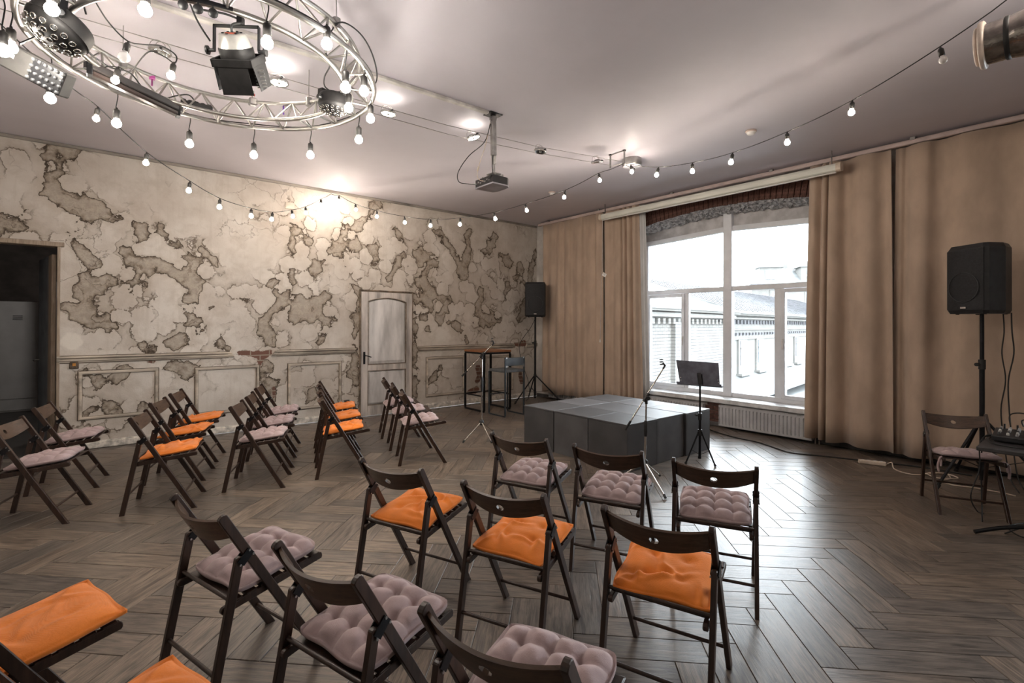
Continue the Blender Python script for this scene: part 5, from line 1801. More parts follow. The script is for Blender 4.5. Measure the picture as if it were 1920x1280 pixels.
# ---- light strings
LIT = emit('bulb_lit', (1.0, 0.875, 0.74), BULB_STRENGTH)
LIT_T = emit('truss_bulb_lit', (1.0, 0.93, 0.83), TRUSS_BULB_STRENGTH)
UNLIT = simple('bulb_frosted_unlit', (0.74, 0.72, 0.70), 0.25, 0, 0.03, 6)
SOCK = simple('socket_black', (0.016, 0.014, 0.013), 0.5)
def bulb_me(r, mat, nm):
    pr = [(0.010, .0), (0.012, -.012)]
    for k in range(9):
        a = math.radians(150 - 150 * k / 8)
        pr.append((r * math.sin(a), -.016 - r - r * -math.cos(math.radians(180) - a) if False else -.014 - r * .86 + r * -math.cos(a) * -1))
    # neck, then the globe from the top down
    pr = [(0.011, .0), (0.012, -.010)] + [(r * math.sin(t), -.008 - r * .95 + r * math.cos(t)) for t in [math.radians(32 + 148 * k / 8) for k in range(9)]]
    pr[-1] = (0, pr[-1][1])
    return MB().lathe(pr, 12).mesh(nm, mat)
def socket_me(r, l):
    return MB().lathe([(0, .012), (.006, .010), (.007, .0), (r * .8, -.004), (r, -.012), (r * 1.02, -l), (r * .7, -l), (0, -l + .004)], 12).mesh('lamp_socket', SOCK)


B_S, B_SU = bulb_me(.0222, LIT, 'bulb'), bulb_me(.024, UNLIT, 'bulb')
B_T, B_TU = bulb_me(.0295, LIT_T, 'bulb'), bulb_me(.031, UNLIT, 'bulb')
S_S, S_T = socket_me(.0165, .052), socket_me(.021, .070)


def light_string(name, label, bulbs, anchors0, anchors1, group='strings of bulbs', drop=.09):
    """bulbs: (x, y, z of bulb centre, lit, lean); the cord runs through a point above each bulb"""
    s = empty(name, (0, 0, 0), 0, label, 'string lights', group)
    pts = [Vector(p) for p in anchors0]
    for x, y, z, lit, lean in bulbs:
        pts.append(Vector((x, y, z + drop)))
    pts += [Vector(p) for p in anchors1]
    dens = []
    for a, b_ in zip(pts, pts[1:]):
        dens += [a, (a + b_) / 2 - Vector((0, 0, .008))]
    dens.append(pts[-1])
    MB().tube(spline(dens, 4), .0038, 6).build('cord', BLACK_RUBBER, s)
    for x, y, z, lit, lean in bulbs:
        so = link('lamp_socket', S_S, s, (x, y, z + drop - .012), (lean, lean * .6, 0))
        link('bulb', B_S if lit else B_SU, so, (0, 0, -.050))
    return s


rr = random.Random(3)
lean = lambda: rr.uniform(-.22, .22)
W_A = (2.745, YA - .01, 3.535)
mid = [(2.96, 7.32, 3.24), (3.14, 6.95, 3.10), (3.36, 6.50, 2.97), (3.56, 6.10, 2.89), (3.77, 5.67, 2.87), (4.00, 5.21, 2.90), (4.20, 4.81, 2.97), (4.44, 4.33, 3.09), (4.63, 3.95, 3.25)]
light_string('string_lights', 'string of lit bulbs sagging from the peeling wall to the ceiling box', [(2.79, 7.54, 3.385, 1, 0.0)] + [(*b, 1, lean()) for b in mid], [W_A], [(4.79, 3.70, 3.425), (4.98, 3.78, 3.455), (5.05, 3.80, 3.47)])
rt = []
for (x, y, z, lit) in ((4.97, 3.735, 3.372, 1), (4.84, 3.26, 3.199, 1), (4.719, 2.772, 3.101, 1), (4.597, 2.285, 3.048, 1), (4.463, 1.748, 3.052, 1), (4.337, 1.24, 3.106, 1), (4.205, .711, 3.236, 0), (4.08, .21, 3.42, 1), (3.9, -.5, 3.36, 1), (3.8, -.98, 3.15, 1), (3.7, -1.46, 3.05, 1), (3.6, -1.94, 3.05, 1), (3.5, -2.42, 3.15, 1), (3.4, -2.9, 3.36, 1)):  # string carried on past the picture edge, added bulbs light the right side
    rt.append((x, y, z, lit, lean()))
light_string('string_lights', 'string of bulbs rising from the ceiling box to the upper right, one bulb unlit', rt, [(5.10, 3.80, 3.47)], [(3.35, -3.1, 3.58)])
left = [(2.515, 7.528, 3.283), (2.189, 7.191, 3.057), (1.93, 6.922, 2.924), (1.614, 6.595, 2.792), (1.309, 6.279, 2.736), (.934, 5.891, 2.712), (.634, 5.58, 2.767), (.28, 5.214, 2.866), (-.039, 4.883, 3.052), (-.25, 4.665, 3.131)]
light_string('string_lights', 'string of lit bulbs sagging from the peeling wall up under the truss ring', [(*b, 1, lean()) for b in left], [W_A], [(-.50, 4.40, 3.36), (-.80, 4.10, 3.57)])

# ================================================================== CIRCULAR TRUSS
TC = Vector((.592, 3.70, 0))
RI, RO, RM, ZL, ZU = .761, .960, .860, 3.15, 3.323
tr = empty('circular_truss', (TC.x, TC.y, ZL), 0, 'round aluminium lighting truss hung under the ceiling', 'truss')
def ring(r, z, a): return Vector((r * math.cos(a), r * math.sin(a), z - ZL))
for r, z in ((RI, ZL), (RO, ZL), (RM, ZU)):
    MB().tube([ring(r, z, 2 * PI * k / 96) for k in range(96)], .0165, 8, closed=True).build('chord', ALU, tr)
nb = 24
for k in range(nb):
    a0, a1, a2 = 2 * PI * k / nb, 2 * PI * (k + .5) / nb, 2 * PI * (k + 1) / nb
    for r in (RI, RO):
        rod('brace', ring(RM, ZU, a0), ring(r, ZL, a1), .0068, ALU, tr, 6)
        rod('brace', ring(r, ZL, a1), ring(RM, ZU, a2), .0068, ALU, tr, 6)
    rod('brace', ring(RI, ZL, a1), ring(RO, ZL, a1), .0068, ALU, tr, 6)
for k in range(4):
    a = D(35 + 90 * k)
    p = ring(RM, ZU, a)
    MB().cyl(p, p + Vector((0, 0, H - ZU)), .003, 6).build('steel_rope', STEEL, tr)
    MB().tube([p + Vector((0, 0, -.03)), p + Vector((0, 0, .035))], .026, 8).build('rope_clamp', STEEL, tr)
# clamp with a red ribbon on the far side, a strip of violet tape
p = ring(RM, ZU, D(66))
MB().box(p, (.06, .05, .06), bev=.008).cyl(p, p + Vector((0, 0, .09)), .010, 8).build('pipe_clamp', STEEL, tr)
MB().box(p + Vector((0, 0, .058)), (.028, .028, .022), bev=.006).build('ribbon', simple('red_ribbon', (0.45, 0.03, 0.02), 0.7), tr)
p = ring(RM, ZU, D(50)) + Vector((0, 0, -.022))
MB().box(p + Vector((0, 0, -.03)), (.012, .004, .075)).build('tape', simple('violet_tape', (0.13, 0.04, 0.32), 0.6), tr)
p = ring(RM, ZU, D(112)) + Vector((0, 0, -.01))
MB().box(p + Vector((0, 0, -.03)), (.010, .004, .060)).box(p, (.036, .036, .02)).build('tape', simple('magenta_tape', (0.32, 0.04, 0.22), 0.6), tr)

# bulbs dropping from the outer lower chord: one garland
gl = empty('bulb_garland', (TC.x, TC.y, ZL), 0, 'garland of large lit bulbs hanging on short cords all round the truss ring', 'string lights')
gpts = []
drops = [(123, .963, 2.93, 1), (94, .97, 2.935, 1), (67, .985, 2.93, 1), (39, .975, 2.935, 1), (3, .95, 2.95, 1), (-16, .945, 3.005, 1), (-43, .95, 3.00, 1), (-57, .95, 2.915, 1), (-67, .96, 3.085, 1), (-87, .95, 2.945, 1), (-24, .79, 3.01, 1), (-120, .89, 3.0, 1), (-148, .93, 3.0, 1), (181, .975, 2.955, 1), (-175, 1.0, 2.9, 1), (150, .985, 2.90, 1)]
for a, r, z, lit in drops:
    v = ring(r, z, D(a))
    v.x, v.y = r * math.cos(D(a)), r * math.sin(D(a))
    MB().tube(spline([(v.x, v.y, .012), (v.x + .006, v.y, -.03), (v.x - .004, v.y + .003, (z - ZL) * .5), (v.x, v.y, z - ZL + .095)], 4), .0036, 6).build('drop_cord', BLACK_RUBBER, gl)
    so = link('lamp_socket', S_T, gl, (v.x, v.y, z - ZL + .098))
    link('bulb', B_T, so, (0, 0, -.066))
MB().tube([ring(RO + .004 * math.sin(9 * a), ZL + .022 + .006 * math.sin(7 * a), a) for a in [2 * PI * k / 96 for k in range(96)]], .004, 6, closed=True).build('cord', BLACK_RUBBER, gl)
# loose inner garland with three bulbs
ig = empty('bulb_garland', (0.2, 3.9, 3.2), 0, 'loose cable with three small bulbs dangling inside the truss ring', 'string lights')
o = Vector((0.2, 3.9, 3.2))
cord = [(-.16, 3.20, 3.32), (-.045, 3.394, 3.20), (.018, 3.582, 3.19), (.104, 3.664, 3.155), (.19, 3.72, 3.19), (.269, 3.709, 3.205), (.345, 3.745, 3.19), (.335, 3.715, 3.125), (.29, 3.80, 3.185), (.21, 3.83, 3.20), (.13, 4.05, 3.14), (.067, 4.018, 3.13), (0.0, 4.15, 3.16), (-.02, 4.38, 3.17)]
MB().tube(spline([Vector(p) - o for p in cord], 6), .0042, 6).build('cord', BLACK_RUBBER, ig)
for p, b_, l in (((.104, 3.664, 3.145), B_TU, .1), ((.067, 4.018, 3.125), B_S, .25), ((.333, 3.712, 3.12), B_S, .1)):
    so = link('lamp_socket', S_S, ig, Vector(p) - o, (l, .2, 0))
    link('bulb', b_, so, (0, 0, -.05))

# ---- LED dome spots
def dome_spot(loc, axis, R, label, yoke_to):
    s = empty('dome_spotlight', loc, 0, label, 'stage light', 'stage lights on the truss')
    ax = Vector(axis).normalized()
    q = ax.to_track_quat('-Z', 'Y').to_matrix().to_4x4()
    BK = simple('stage_light_black', (0.014, 0.013, 0.013), 0.6, 0.0, 0.15, 20, spec=0.3)
    MB().lathe([(0, .075), (R * .9, .075), (R * .98, .06), (R, .02), (R * 1.03, .0)], 28, q).build('housing', BK, s)
    prof = [(R * 1.03, 0.0)] + [(R * math.cos(a), -R * .62 * math.sin(a)) for a in [PI / 2 * k / 8 for k in range(9)]]
    prof[-1] = (0, prof[-1][1])
    d_ = MB().lathe(prof, 28, q).build('dome', BK, s)
    MB().box((0, R * .75, .095), (R * 1.2, R * .5, .05), q, .004).build('control_box', BK, s)
    ringm = simple('lens_ring', (0.55, 0.52, 0.48), 0.25, 0.9)
    lensm = simple('led_lens', (0.06, 0.06, 0.06), 0.06, 0.0, 0.1, 40)
    for rr_, n in ((0.30, 6), (0.60, 11), (.85, 16)):
        for k in range(n):
            a = 2 * PI * k / n + rr_
            c0 = Vector((R * rr_ * math.cos(a), R * rr_ * math.sin(a), -R * .62 * math.sqrt(1 - rr_ * rr_)))
            nn = Vector((c0.x / R ** 2, c0.y / R ** 2, c0.z / (R * .62) ** 2)).normalized()
            mm = q @ Matrix.Translation(c0) @ nn.to_track_quat('Z', 'Y').to_matrix().to_4x4()
            l = MB().lathe([(R * .105, -.004), (R * .11, .004), (R * .092, .006), (R * .085, .002)], 12, mm).build('lens_ring', ringm, s)
            MB().lathe([(R * .088, .001), (R * .06, .003), (0, .004)], 12, mm).build('lens', lensm, l)
    y = MB()
    side = ax.cross(Vector((0, 0, 1))).normalized()
    top = Vector(yoke_to) - Vector(loc)
    for sg in (-1, 1):
        y.bar(side * sg * R * 1.08 - ax * .03, side * sg * R * 1.08 + top * .75, .028, .004, side)
    y.bar(side * R * 1.08 + top * .75, -side * R * 1.08 + top * .75, .028, .004, top)
    y.cyl(top * .75, top, .014, 8)
    y.tube([top + side * .03 * math.cos(a) + Vector((0, 0, .03 * math.sin(a))) for a in [PI * 2 * k / 12 for k in range(12)]], .008, 6, closed=True)
    y.build('yoke', BLACK_METAL, s)
    for sg in (-1, 1):
        MB().cyl(side * sg * R * 1.05 - ax * .02, side * sg * R * 1.28 - ax * .02, .016, 8).build('knob', BLACK_PLASTIC, s)
    return s


axis1 = -_u2 * .78 - _r2 * .32 - _fw * .30
dome_spot((-.19, 3.47, 3.02), axis1, .138, 'large black dome spotlight with many lenses at the left of the truss', (-.16, 3.52, 3.17))
dome_spot((1.275, 3.569, 3.075), Vector((-.02, .06, -1)), .103, 'small black dome spotlight with many lenses at the right of the truss', (1.33, 3.60, 3.17))

# ---- par can with barn doors
def par_can():
    s = empty('barn_door_spotlight', (.555, 3.035, 2.99), 0, 'black theatre spotlight with barn doors hanging inside the truss ring', 'stage light', 'stage lights on the truss')
    o = Vector((.555, 3.035, 2.99))
    ax = (_fw * .60 - _u2 * .80 - _r2 * .04).normalized()
    q = ax.to_track_quat('-Z', 'Y').to_matrix().to_4x4()
    BK = simple('stage_light_black', (0.020, 0.019, 0.018), 0.4, 0.1)
    SIL = simple('can_back_silver', (0.55, 0.53, 0.50), 0.3, 0.6)
    R = .088
    MB().lathe([(0, .085), (.060, .085), (.068, .078), (R * .96, .02)], 24, q).build('can_back', SIL, s)
    MB().lathe([(R * .96, .02), (R, .015), (R, -.075), (R * .9, -.078), (R * .86, -.03), (0, -.02)], 24, q).build('can_body', BK, s)
    for k in range(6):
        a = 2 * PI * k / 6 + .3
        MB().box((math.cos(a) * .045, math.sin(a) * .045, .087), (.012, .012, .006), q, .002).build('screw', BLACK_METAL, s)
    MB().box((0, -.02, .088), (.05, .02, .006), q, .001).build('warning_label', simple('red_label', (0.42, 0.09, 0.05), 0.6), s)
    fr = MB()
    for sx, sy in ((1, 0), (-1, 0), (0, 1), (0, -1)):
        fr.box((sx * .100, sy * .100, -.045), (.012 if sx else .212, .212 if sx else .012, .04), q, .002)
    fr.build('colour_frame', BK, s)
    for k, (sx, sy) in enumerate(((1, 0), (-1, 0), (0, 1), (0, -1))):
        a, b_ = .100, .112
        if sx:
            vs = [(sx * a, -.092, -.062), (sx * a, .092, -.062), (sx * b_, .08, -.185), (sx * b_, -.08, -.185)]
        else:
            vs = [(-.078, sy * a, -.062), (.078, sy * a, -.062), (.082, sy * b_, -.20), (-.082, sy * b_, -.20)]
        n = Vector((sx, sy, 0)) * .003
        vs = [Vector(v) for v in vs] + [Vector(v) + n for v in vs]
        fs = [(0, 1, 2, 3), (7, 6, 5, 4), (0, 4, 5, 1), (1, 5, 6, 2), (2, 6, 7, 3), (3, 7, 4, 0)]
        MB().add(vs, fs, False, q).build('barn_door', BK, s)
    # cooling fins seen at two corners
    for sx in (-1, 1):
        mb = MB()
        for k in range(6):
            mb.box((sx * .075, -.088, -.085 - .017 * k), (.05, .012, .006), q @ Matrix.Rotation(sx * .5, 4, 'Z'), .001)
        mb.build('fin', STEEL, s)
    side = (q.to_3x3() @ Vector((1, 0, 0))).normalized()
    if side.dot(_r2) < 0:
        side = -side
    up = Vector((0, 0, 1))
    y = MB()
    for sg in (-1, 1):
        y.bar(side * sg * .118, side * sg * .118 + up * .135, .026, .005, side)
    y.bar(side * .12 + up * .135, side * -.12 + up * .135, .026, .005, up)
    y.bar(side * .02 + up * .135, side * .02 + up * .185, .035, .028, side)
    y.build('yoke', BLACK_METAL, s)
    for sg in (-1, 1):
        MB().cyl(side * sg * .115, side * sg * .150, .009, 8).cyl(side * sg * .148, side * sg * .158, .024, 8).build('knob', BLACK_PLASTIC, s)
    c_ = MB().tube(spline([q @ Vector((0, .0, .088)), q @ Vector((.01, .01, .125)), side * .03 + up * .16, side * -.06 + up * .20, side * -.2 + up * .22], 6), .006, 6)
    c_.build('power_cable', BLACK_RUBBER, s)
    return s


par_can()
# black bar with three round catches on the near chord
cb_ = empty('filter_bar', (.42, 2.95, 3.15), 0, 'short black bar with three round discs clamped to the truss', 'clamp bar')
e = Vector((.86, -.12, 0)).normalized()
MB().bar(e * -.16, e * .10, .03, .02, (0, 0, 1), .003).build('bar', BLACK_METAL, cb_)
for k in range(3):
    c0 = e * (-.12 + .065 * k) + Vector((0, 0, -.045))
    mm = Matrix.Translation(c0) @ (Vector((-.3, -.9, -.35))).to_track_quat('Z', 'Y').to_matrix().to_4x4()
    MB().lathe([(0, -.004), (.022, -.004), (.024, 0), (.022, .004), (0, .004)], 14, mm).cyl(c0, c0 + Vector((0, 0, .035)), .005, 6).build('disc', BLACK_PLASTIC, cb_)

# ---- square LED flood at the left
fl = empty('led_floodlight', (-.335, 3.86, 2.94), 0, 'flat black box floodlight with rows of lenses at the left edge of the truss', 'stage light', 'stage lights on the truss')
ex = (_r2 * .86 - _u2 * .46 + _fw * .15).normalized()
nz_ = (-_fw * .72 + _u2 * -.25 + _r2 * .25)
nz_ = (nz_ - ex * nz_.dot(ex)).normalized()
ey = nz_.cross(ex)
MF = Matrix(((ex.x, ey.x, nz_.x, 0), (ex.y, ey.y, nz_.y, 0), (ex.z, ey.z, nz_.z, 0), (0, 0, 0, 1)))
MB().box((0, 0, -.045), (.38, .14, .085), MF, .008).build('housing', simple('flood_housing', (0.10, 0.095, 0.09), 0.5, 0.1), fl)
MB().box((.105, 0, .003), (.17, .13, .006), MF, .002).build('lens_plate', simple('flood_plate', (0.02, 0.02, 0.022), 0.3), fl)
lm = simple('flood_lens', (0.16, 0.16, 0.165), 0.3, 0.2)
for i in range(6):
    for j in range(4):
        MB().lathe([(.011, 0), (.010, .006), (.005, .009), (0, .010)], 8, MF @ Matrix.Translation((.022 + .033 * i, -.052 + .035 * j, .006))).build('lens', lm, fl)
MB().box((-.10, .01, .001), (.05, .022, .002), MF).build('badge', WHITE_PLASTIC, fl)
MB().bar(MF @ Vector((-.1, .085, -.03)), MF @ Vector((-.02, .10, -.10)) + Vector((0, 0, .12)), .03, .006).build('yoke', BLACK_METAL, fl)

# ---- LED bar and splitter box
bar_ = empty('led_bar', (.178, 4.305, 3.105), 0, 'long black LED bar slung under the far left of the truss', 'stage light', 'stage lights on the truss')
a, b_ = Vector((-.268, -.193, .01)), Vector((.267, .193, .0))
MB().bar(a + Vector((0, 0, .022)), b_ + Vector((0, 0, .022)), .062, .05, (0, 0, 1), .006).build('housing', simple('bar_black', (0.022, 0.020, 0.020), 0.4), bar_)
MB().bar(a + Vector((.012, .008, -.022)), b_ + Vector((-.012, -.008, -.022)), .056, .036, (0, 0, 1), .010).build('lens_tube', simple('bar_lens', (0.025, 0.018, 0.016), 0.3), bar_)
for t_ in (.03, .97):
    p = a.lerp(b_, t_)
    MB().box(p + Vector((0, 0, .0)), (.03, .07, .085), None, .004).build('end_bracket', BLACK_METAL, bar_)
bx = MB().bar((-.105, .008, 0), (.105, -.008, 0), .05, .042, (0, 0, 1), .005).build('power_splitter', simple('splitter_black', (0.022, 0.021, 0.022), 0.45), None, (.555, 4.525, 3.193))
tag(bx, 'small black power splitter lying on the truss beside the LED bar', 'power box')
for k in range(5):
    MB().cyl((-.085 + .042 * k, .0, .018), (-.085 + .042 * k, .0, .030), .015, 10).build('socket', BLACK_PLASTIC, bx)

def cable(pts, label, r=.0048, mat=BLACK_RUBBER, group=None, n=8):
    return tag(MB().tube(spline(pts, n), r, 6).build('cable', mat), label, 'cable', group)


cable([(-.10, 4.02, 3.19), (.02, 4.12, 3.16), (.13, 4.23, 3.20), (.22, 4.38, 3.17), (.33, 4.44, 3.16), (.42, 4.50, 3.225), (.50, 4.515, 3.26), (.545, 4.52, 3.222)], 'black cable looping from the LED bar to the power splitter on the truss')
cable([(1.02, 2.98, 3.20), (1.10, 2.97, 3.33), (1.25, 3.03, 3.345), (1.41, 3.20, 3.33), (1.52, 3.38, 3.27), (1.50, 3.52, 3.20)], 'black cable bulging out beyond the right rim of the truss')
cable([(-.08, 3.52, 3.17), (-.10, 3.40, 3.28), (-.02, 3.22, 3.40), (.1, 3.0, 3.50), (.2, 2.8, 3.57)], 'black cable rising from the large dome spotlight to the ceiling')
cable([(.20, 2.65, 3.5), (.28, 2.90, 3.25), (.36, 3.05, 3.12), (.44, 3.10, 3.03)], 'black cable sagging to the barn-door spotlight')
cable([(1.29, 3.56, 3.16), (1.22, 3.58, 3.20), (1.16, 3.42, 3.19), (1.12, 3.2, 3.17), (1.05, 3.07, 3.165)], 'black cable curling up from the small dome spotlight')

# ---- foil-wrapped air duct with a white flange, top right
du = empty('air_duct', (4.15, .5, 3.22), 0, 'foil-wrapped air duct with a white round outlet at the upper right corner', 'air duct')
MY = Matrix.Rotation(PI / 2, 4, 'X')       # local z -> -y
FOIL = simple('crinkled_foil', (0.34, 0.31, 0.28), 0.22, 0.95, 0.2, 14, 1.0, 22)
MB().lathe([(.085, -.035), (.108, -.035), (.112, -.03), (.112, -.022), (.10, -.018)], 30, MY).lathe([(0, -.028), (.085, -.030)], 30, MY).build('outlet', simple('outlet_cream', (0.62, 0.52, 0.45), 0.45), du)
MB().lathe([(.10, -.016), (.136, -.014), (.140, -.008), (.140, .008), (.132, .013), (.118, .014)], 32, MY).build('flange', simple('outlet_cream', (0.62, 0.52, 0.45), 0.45), du)
MB().lathe([(.118, .012), (.119, .08), (.117, .10), (.122, .13), (.130, .17), (.138, .25), (.142, .5), (.14, 1.0), (.14, 2.2)], 32, MY).build('foil_sleeve', FOIL, du)
for k, z in enumerate((.096, .20, .45, .9)):
    MB().lathe([(.1185 + k * .008, z), (.124 + k * .008, z + .004), (.124 + k * .008, z + .022), (.1185 + k * .008, z + .026)], 32, MY).build('band', BLACK_RUBBER, du)
for y in (.26, .9, 1.8):
    MB().cyl((0, -y, .10), (0, -y, H - 3.22), .004, 6).cyl((0, -y, .13), (0, -y, .17), .02, 8).build('hanger', STEEL, du)

# ================================================================== SMALL THINGS ON THE WALL
o = MB().box((0, 0, 0), (.135, .012, .105), bev=.004).build('blank_cover', simple('cover_painted', (0.50, 0.43, 0.35), 0.6), None, (2.14, YA - .006, 3.253))
tag(o, 'square painted cover plate on the peeling wall under the light string', 'cover plate')
MB().box((0, -.007, 0), (.11, .004, .082), bev=.002).build('plate', simple('cover_plate', (0.56, 0.49, 0.41), 0.6), o)
o = MB().box((0, 0, 0), (.085, .02, .10), bev=.006).build('junction_box', simple('rusty_box', (0.12, 0.085, 0.06), 0.6, 0.2, 0.3, 30), None, (-.255, YA - .01, 1.012))
tag(o, 'rusty junction box under the chair rail near the doorway', 'junction box')
MB().box((0, -.011, .0), (.03, .004, .034), bev=.002).build('orange_window', simple('amber', (0.45, 0.20, 0.04), 0.4), o)
o = MB().box((0, 0, 0), (.085, .016, .06), bev=.004).build('wall_socket', simple('socket_dark', (0.07, 0.06, 0.055), 0.5), None, (3.02, YA - .008, .262))
tag(o, 'dark wall socket low on the wall left of the panelled door', 'socket')
for sx in (-.02, .02):
    MB().cyl((sx, -.008, 0), (sx, -.011, 0), .014, 10).build('socket_hole', BLACK_PLASTIC, o)

# ================================================================== MIXER TABLE at the right edge
mt = empty('mixer_table', (5.16, .10, 0), 0, 'low black table with curved feet at the right edge carrying a mixing desk', 'table')
MB().box((0, 0, .625), (.58, 1.06, .032), bev=.006).build('tabletop', simple('mixer_table_top', (0.045, 0.043, 0.045), 0.45), mt)
for y in (.46, -.44):
    for sx in (-1, 1):
        MB().tube(spline([(.05, .02, .07), (sx * .06 + .02, y * (.5 if sx < 0 else .3), .082), (sx * .16, y * (.86 if sx < 0 else .5), .064), (sx * .262, y * (1.18 if sx < 0 else .62), .014)], 6), .015, 8).build('curved_foot', BLACK_METAL, mt)
MB().cyl((.05, .02, .05), (.05, .02, .61), .03, 14).build('leg', BLACK_METAL, mt)
mx = empty('mixing_desk', (5.26, .40, .6415), D(0), 'small audio mixing desk with rows of knobs on the low black table', 'mixer')
MX = Matrix.Rotation(D(-9), 4, 'Y')
MB().box((0, 0, .048), (.22, .36, .035), MX, .004).box((.10, 0, .03), (.02, .34, .05), None, .003).box((-.08, 0, .014), (.02, .34, .022), None, .003).build('case', simple('mixer_case', (0.028, 0.028, 0.03), 0.4), mx)
KN = [simple('knob_grey', (0.32, 0.31, 0.31), 0.5), simple('knob_dark', (0.05, 0.05, 0.05), 0.5), simple('knob_white', (0.55, 0.54, 0.52), 0.5)]
for i in range(5):
    for j in range(7):
        c0 = Vector((.085 - .036 * i, .145 - .048 * j, .066))
        mm = MX @ Matrix.Translation(c0)
        MB().lathe([(0, .018), (.007, .018), (.008, .012), (.010, 0)], 8, mm).build('knob', KN[(i + j) % 3 if i else 0], mx)
pl = MB()
for k in range(4):
    p = MX @ Vector((.10, .13 - .07 * k, .066))
    pl.cyl(p, p + Vector((0, 0, .035)), .006, 8)
pl.build('plug', BLACK_PLASTIC, mx)
for k, (pts, lab) in enumerate((
    ([(5.36, .50, .75), (5.37, .50, .83), (5.33, .42, .85), (5.27, .36, .80), (5.25, .34, .71)], 'black cable arching over the mixing desk'),
    ([(5.36, .43, .75), (5.36, .43, .80), (5.30, .30, .80), (5.22, .25, .72)], 'second black cable arching low over the mixing desk'),
    ([(5.38, .58, .66), (5.2, .60, .652), (5.02, .55, .650), (4.97, .40, .65), (5.05, .2, .65)], 'black cable lying along the edge of the low table'),
    ([(5.34, .60, .655), (5.26, .635, .65), (5.22, .655, .58), (5.25, .66, .40), (5.18, .70, .20), (5.30, .68, .06), (5.45, .66, .008)], 'black cable hanging in a loop from the low table past the chair seat'),
    ([(5.40, .585, .655), (5.35, .640, .64), (5.345, .66, .50), (5.42, .67, .30), (5.36, .66, .10), (5.22, .64, .008)], 'second black cable hanging from the low table'),
    ([(5.05, .50, .008), (5.2, .40, .05), (5.35, .35, .01), (5.3, .25, .008), (5.1, .28, .008), (5.05, .42, .012), (5.25, .5, .008), (5.5, .40, .008)], 'tangle of black cable on the floor by the curved foot'),
    ([(5.9, .45, .008), (5.7, .35, .01), (5.5, .30, .008), (5.35, .20, .008), (5.2, .05, .008)], 'black cable on the floor behind the low table'),
    ([(5.48, .22, .60), (5.52, .2, .4), (5.55, .15, .2), (5.7, .1, .01), (6.2, .2, .008)], 'black cable falling behind the low table'))):
    cable(pts, lab, .0048, BLACK_RUBBER, 'cables of the mixing desk')

# ---- floor cables and the power strip before the right curtain
ps = empty('power_strip', (6.46, 1.665, 0), math.atan2(-.21, .09), 'cream power strip on the floor before the right curtain', 'power strip')
MB().box((0, 0, .022), (.245, .052, .042), bev=.007).build('strip_body', CREAM_PLASTIC, ps)
for k in range(4):
    MB().cyl((-.085 + .055 * k, 0, .0425), (-.085 + .055 * k, 0, .0445), .019, 12).build('socket', WHITE_PLASTIC, ps)
cable([(6.505, 1.55, .02), (6.50, 1.50, .05), (6.42, 1.46, .008), (6.32, 1.34, .008), (6.36, 1.24, .008), (6.55, 1.18, .008), (6.62, 1.08, .008), (6.45, 1.02, .008), (6.28, 1.06, .008), (6.20, .96, .008), (6.24, .85, .008), (6.26, .70, .008), (6.24, .55, .008)], 'cream extension cable snaking from the power strip to the mixer table', .006, CREAM_PLASTIC)
cable([(6.40, 1.22, .012), (6.60, 1.10, .012), (6.50, .97, .012), (6.34, 1.10, .016), (6.42, 1.20, .02)], 'loose coil of cream cable behind the chair', .006, CREAM_PLASTIC)
cable([(6.80, 3.80, .008), (6.62, 3.45, .008), (6.52, 3.15, .008), (6.50, 2.90, .008), (6.36, 2.62, .008), (6.27, 2.42, .008), (6.36, 2.20, .008), (6.46, 1.98, .008), (6.56, 1.70, .008), (6.72, 1.30, .008), (6.74, .90, .008)], 'black cable running along the floor under the radiator', .007)

# ================================================================== THE ROOM BEYOND THE DOORWAY
lk = empty('locker', (-1.35, 11.75, 0), 0, 'grey-white metal locker in the dark room beyond the doorway', 'locker')
LKM = simple('locker_paint', (0.50, 0.50, 0.50), 0.5, 0.0, 0.05, 3)
MB().box((0, .2, .93), (1.0, .4, 1.86), bev=.006).build('body', LKM, lk)
for s in (-1, 1):
    dr = MB().box((s * .245, -.008, 1.02), (.47, .02, 1.60), bev=.004).build('door', LKM, lk)
    for k in range(4):
        MB().box((s * .245, -.020, 1.62 - .022 * k), (.12, .004, .008)).build('vent_slot', BLACK_METAL, dr)
MB().box((0, -.006, .12), (.98, .016, .18), bev=.003).build('plinth', LKM, lk)
pl = MB().cyl((-.58, 10.9, 0), (-.58, 10.9, 2.18), .085, 14)
pl = tag(pl.build('standing_pipe', simple('pipe_brown', (0.10, 0.085, 0.08), 0.5)), 'thick brown standing pipe in the dark room beyond the doorway', 'pipe')
MB().cyl((-.58, 10.9, .02), (-.58, 10.9, .10), .10, 14).cyl((-.58, 10.9, 2.16), (-.58, 10.9, 2.20), .095, 14).build('collar', BLACK_METAL, pl)
sh = empty('wall_shelf', (-.30, 10.6, 1.78), 0, 'small shelf on the dark wall beyond the doorway', 'shelf')
MB().box((0, 0, 0), (.32, .2, .03), bev=.004).build('board', LKM, sh)
MB().bar((-.1, .08, -.14), (-.1, -.08, -.015), .02, .01).bar((.1, .08, -.14), (.1, -.08, -.015), .02, .01).build('bracket', BLACK_METAL, sh)
cp = MB().lathe([(0, 0), (.03, 0), (.034, .08), (.036, .11), (.032, .11), (.03, .01), (0, .01)], 14, Matrix.Translation((-.41, 10.56, 1.797)))
tag(cp.build('cup', WHITE_PLASTIC), 'white cup on the small shelf beyond the doorway', 'cup')

_ld = bpy.data.lights.new('back_room_fill', 'POINT')  # added fill light without a fitting, brightens the locker
_ld.energy, _ld.color, _ld.shadow_soft_size = 13.0, (1.0, 0.92, 0.85), .15
_lo = bpy.data.objects.new('back_room_fill', _ld)
_lo.location = (-.2, 9.6, 2.6)
COL.objects.link(_lo)

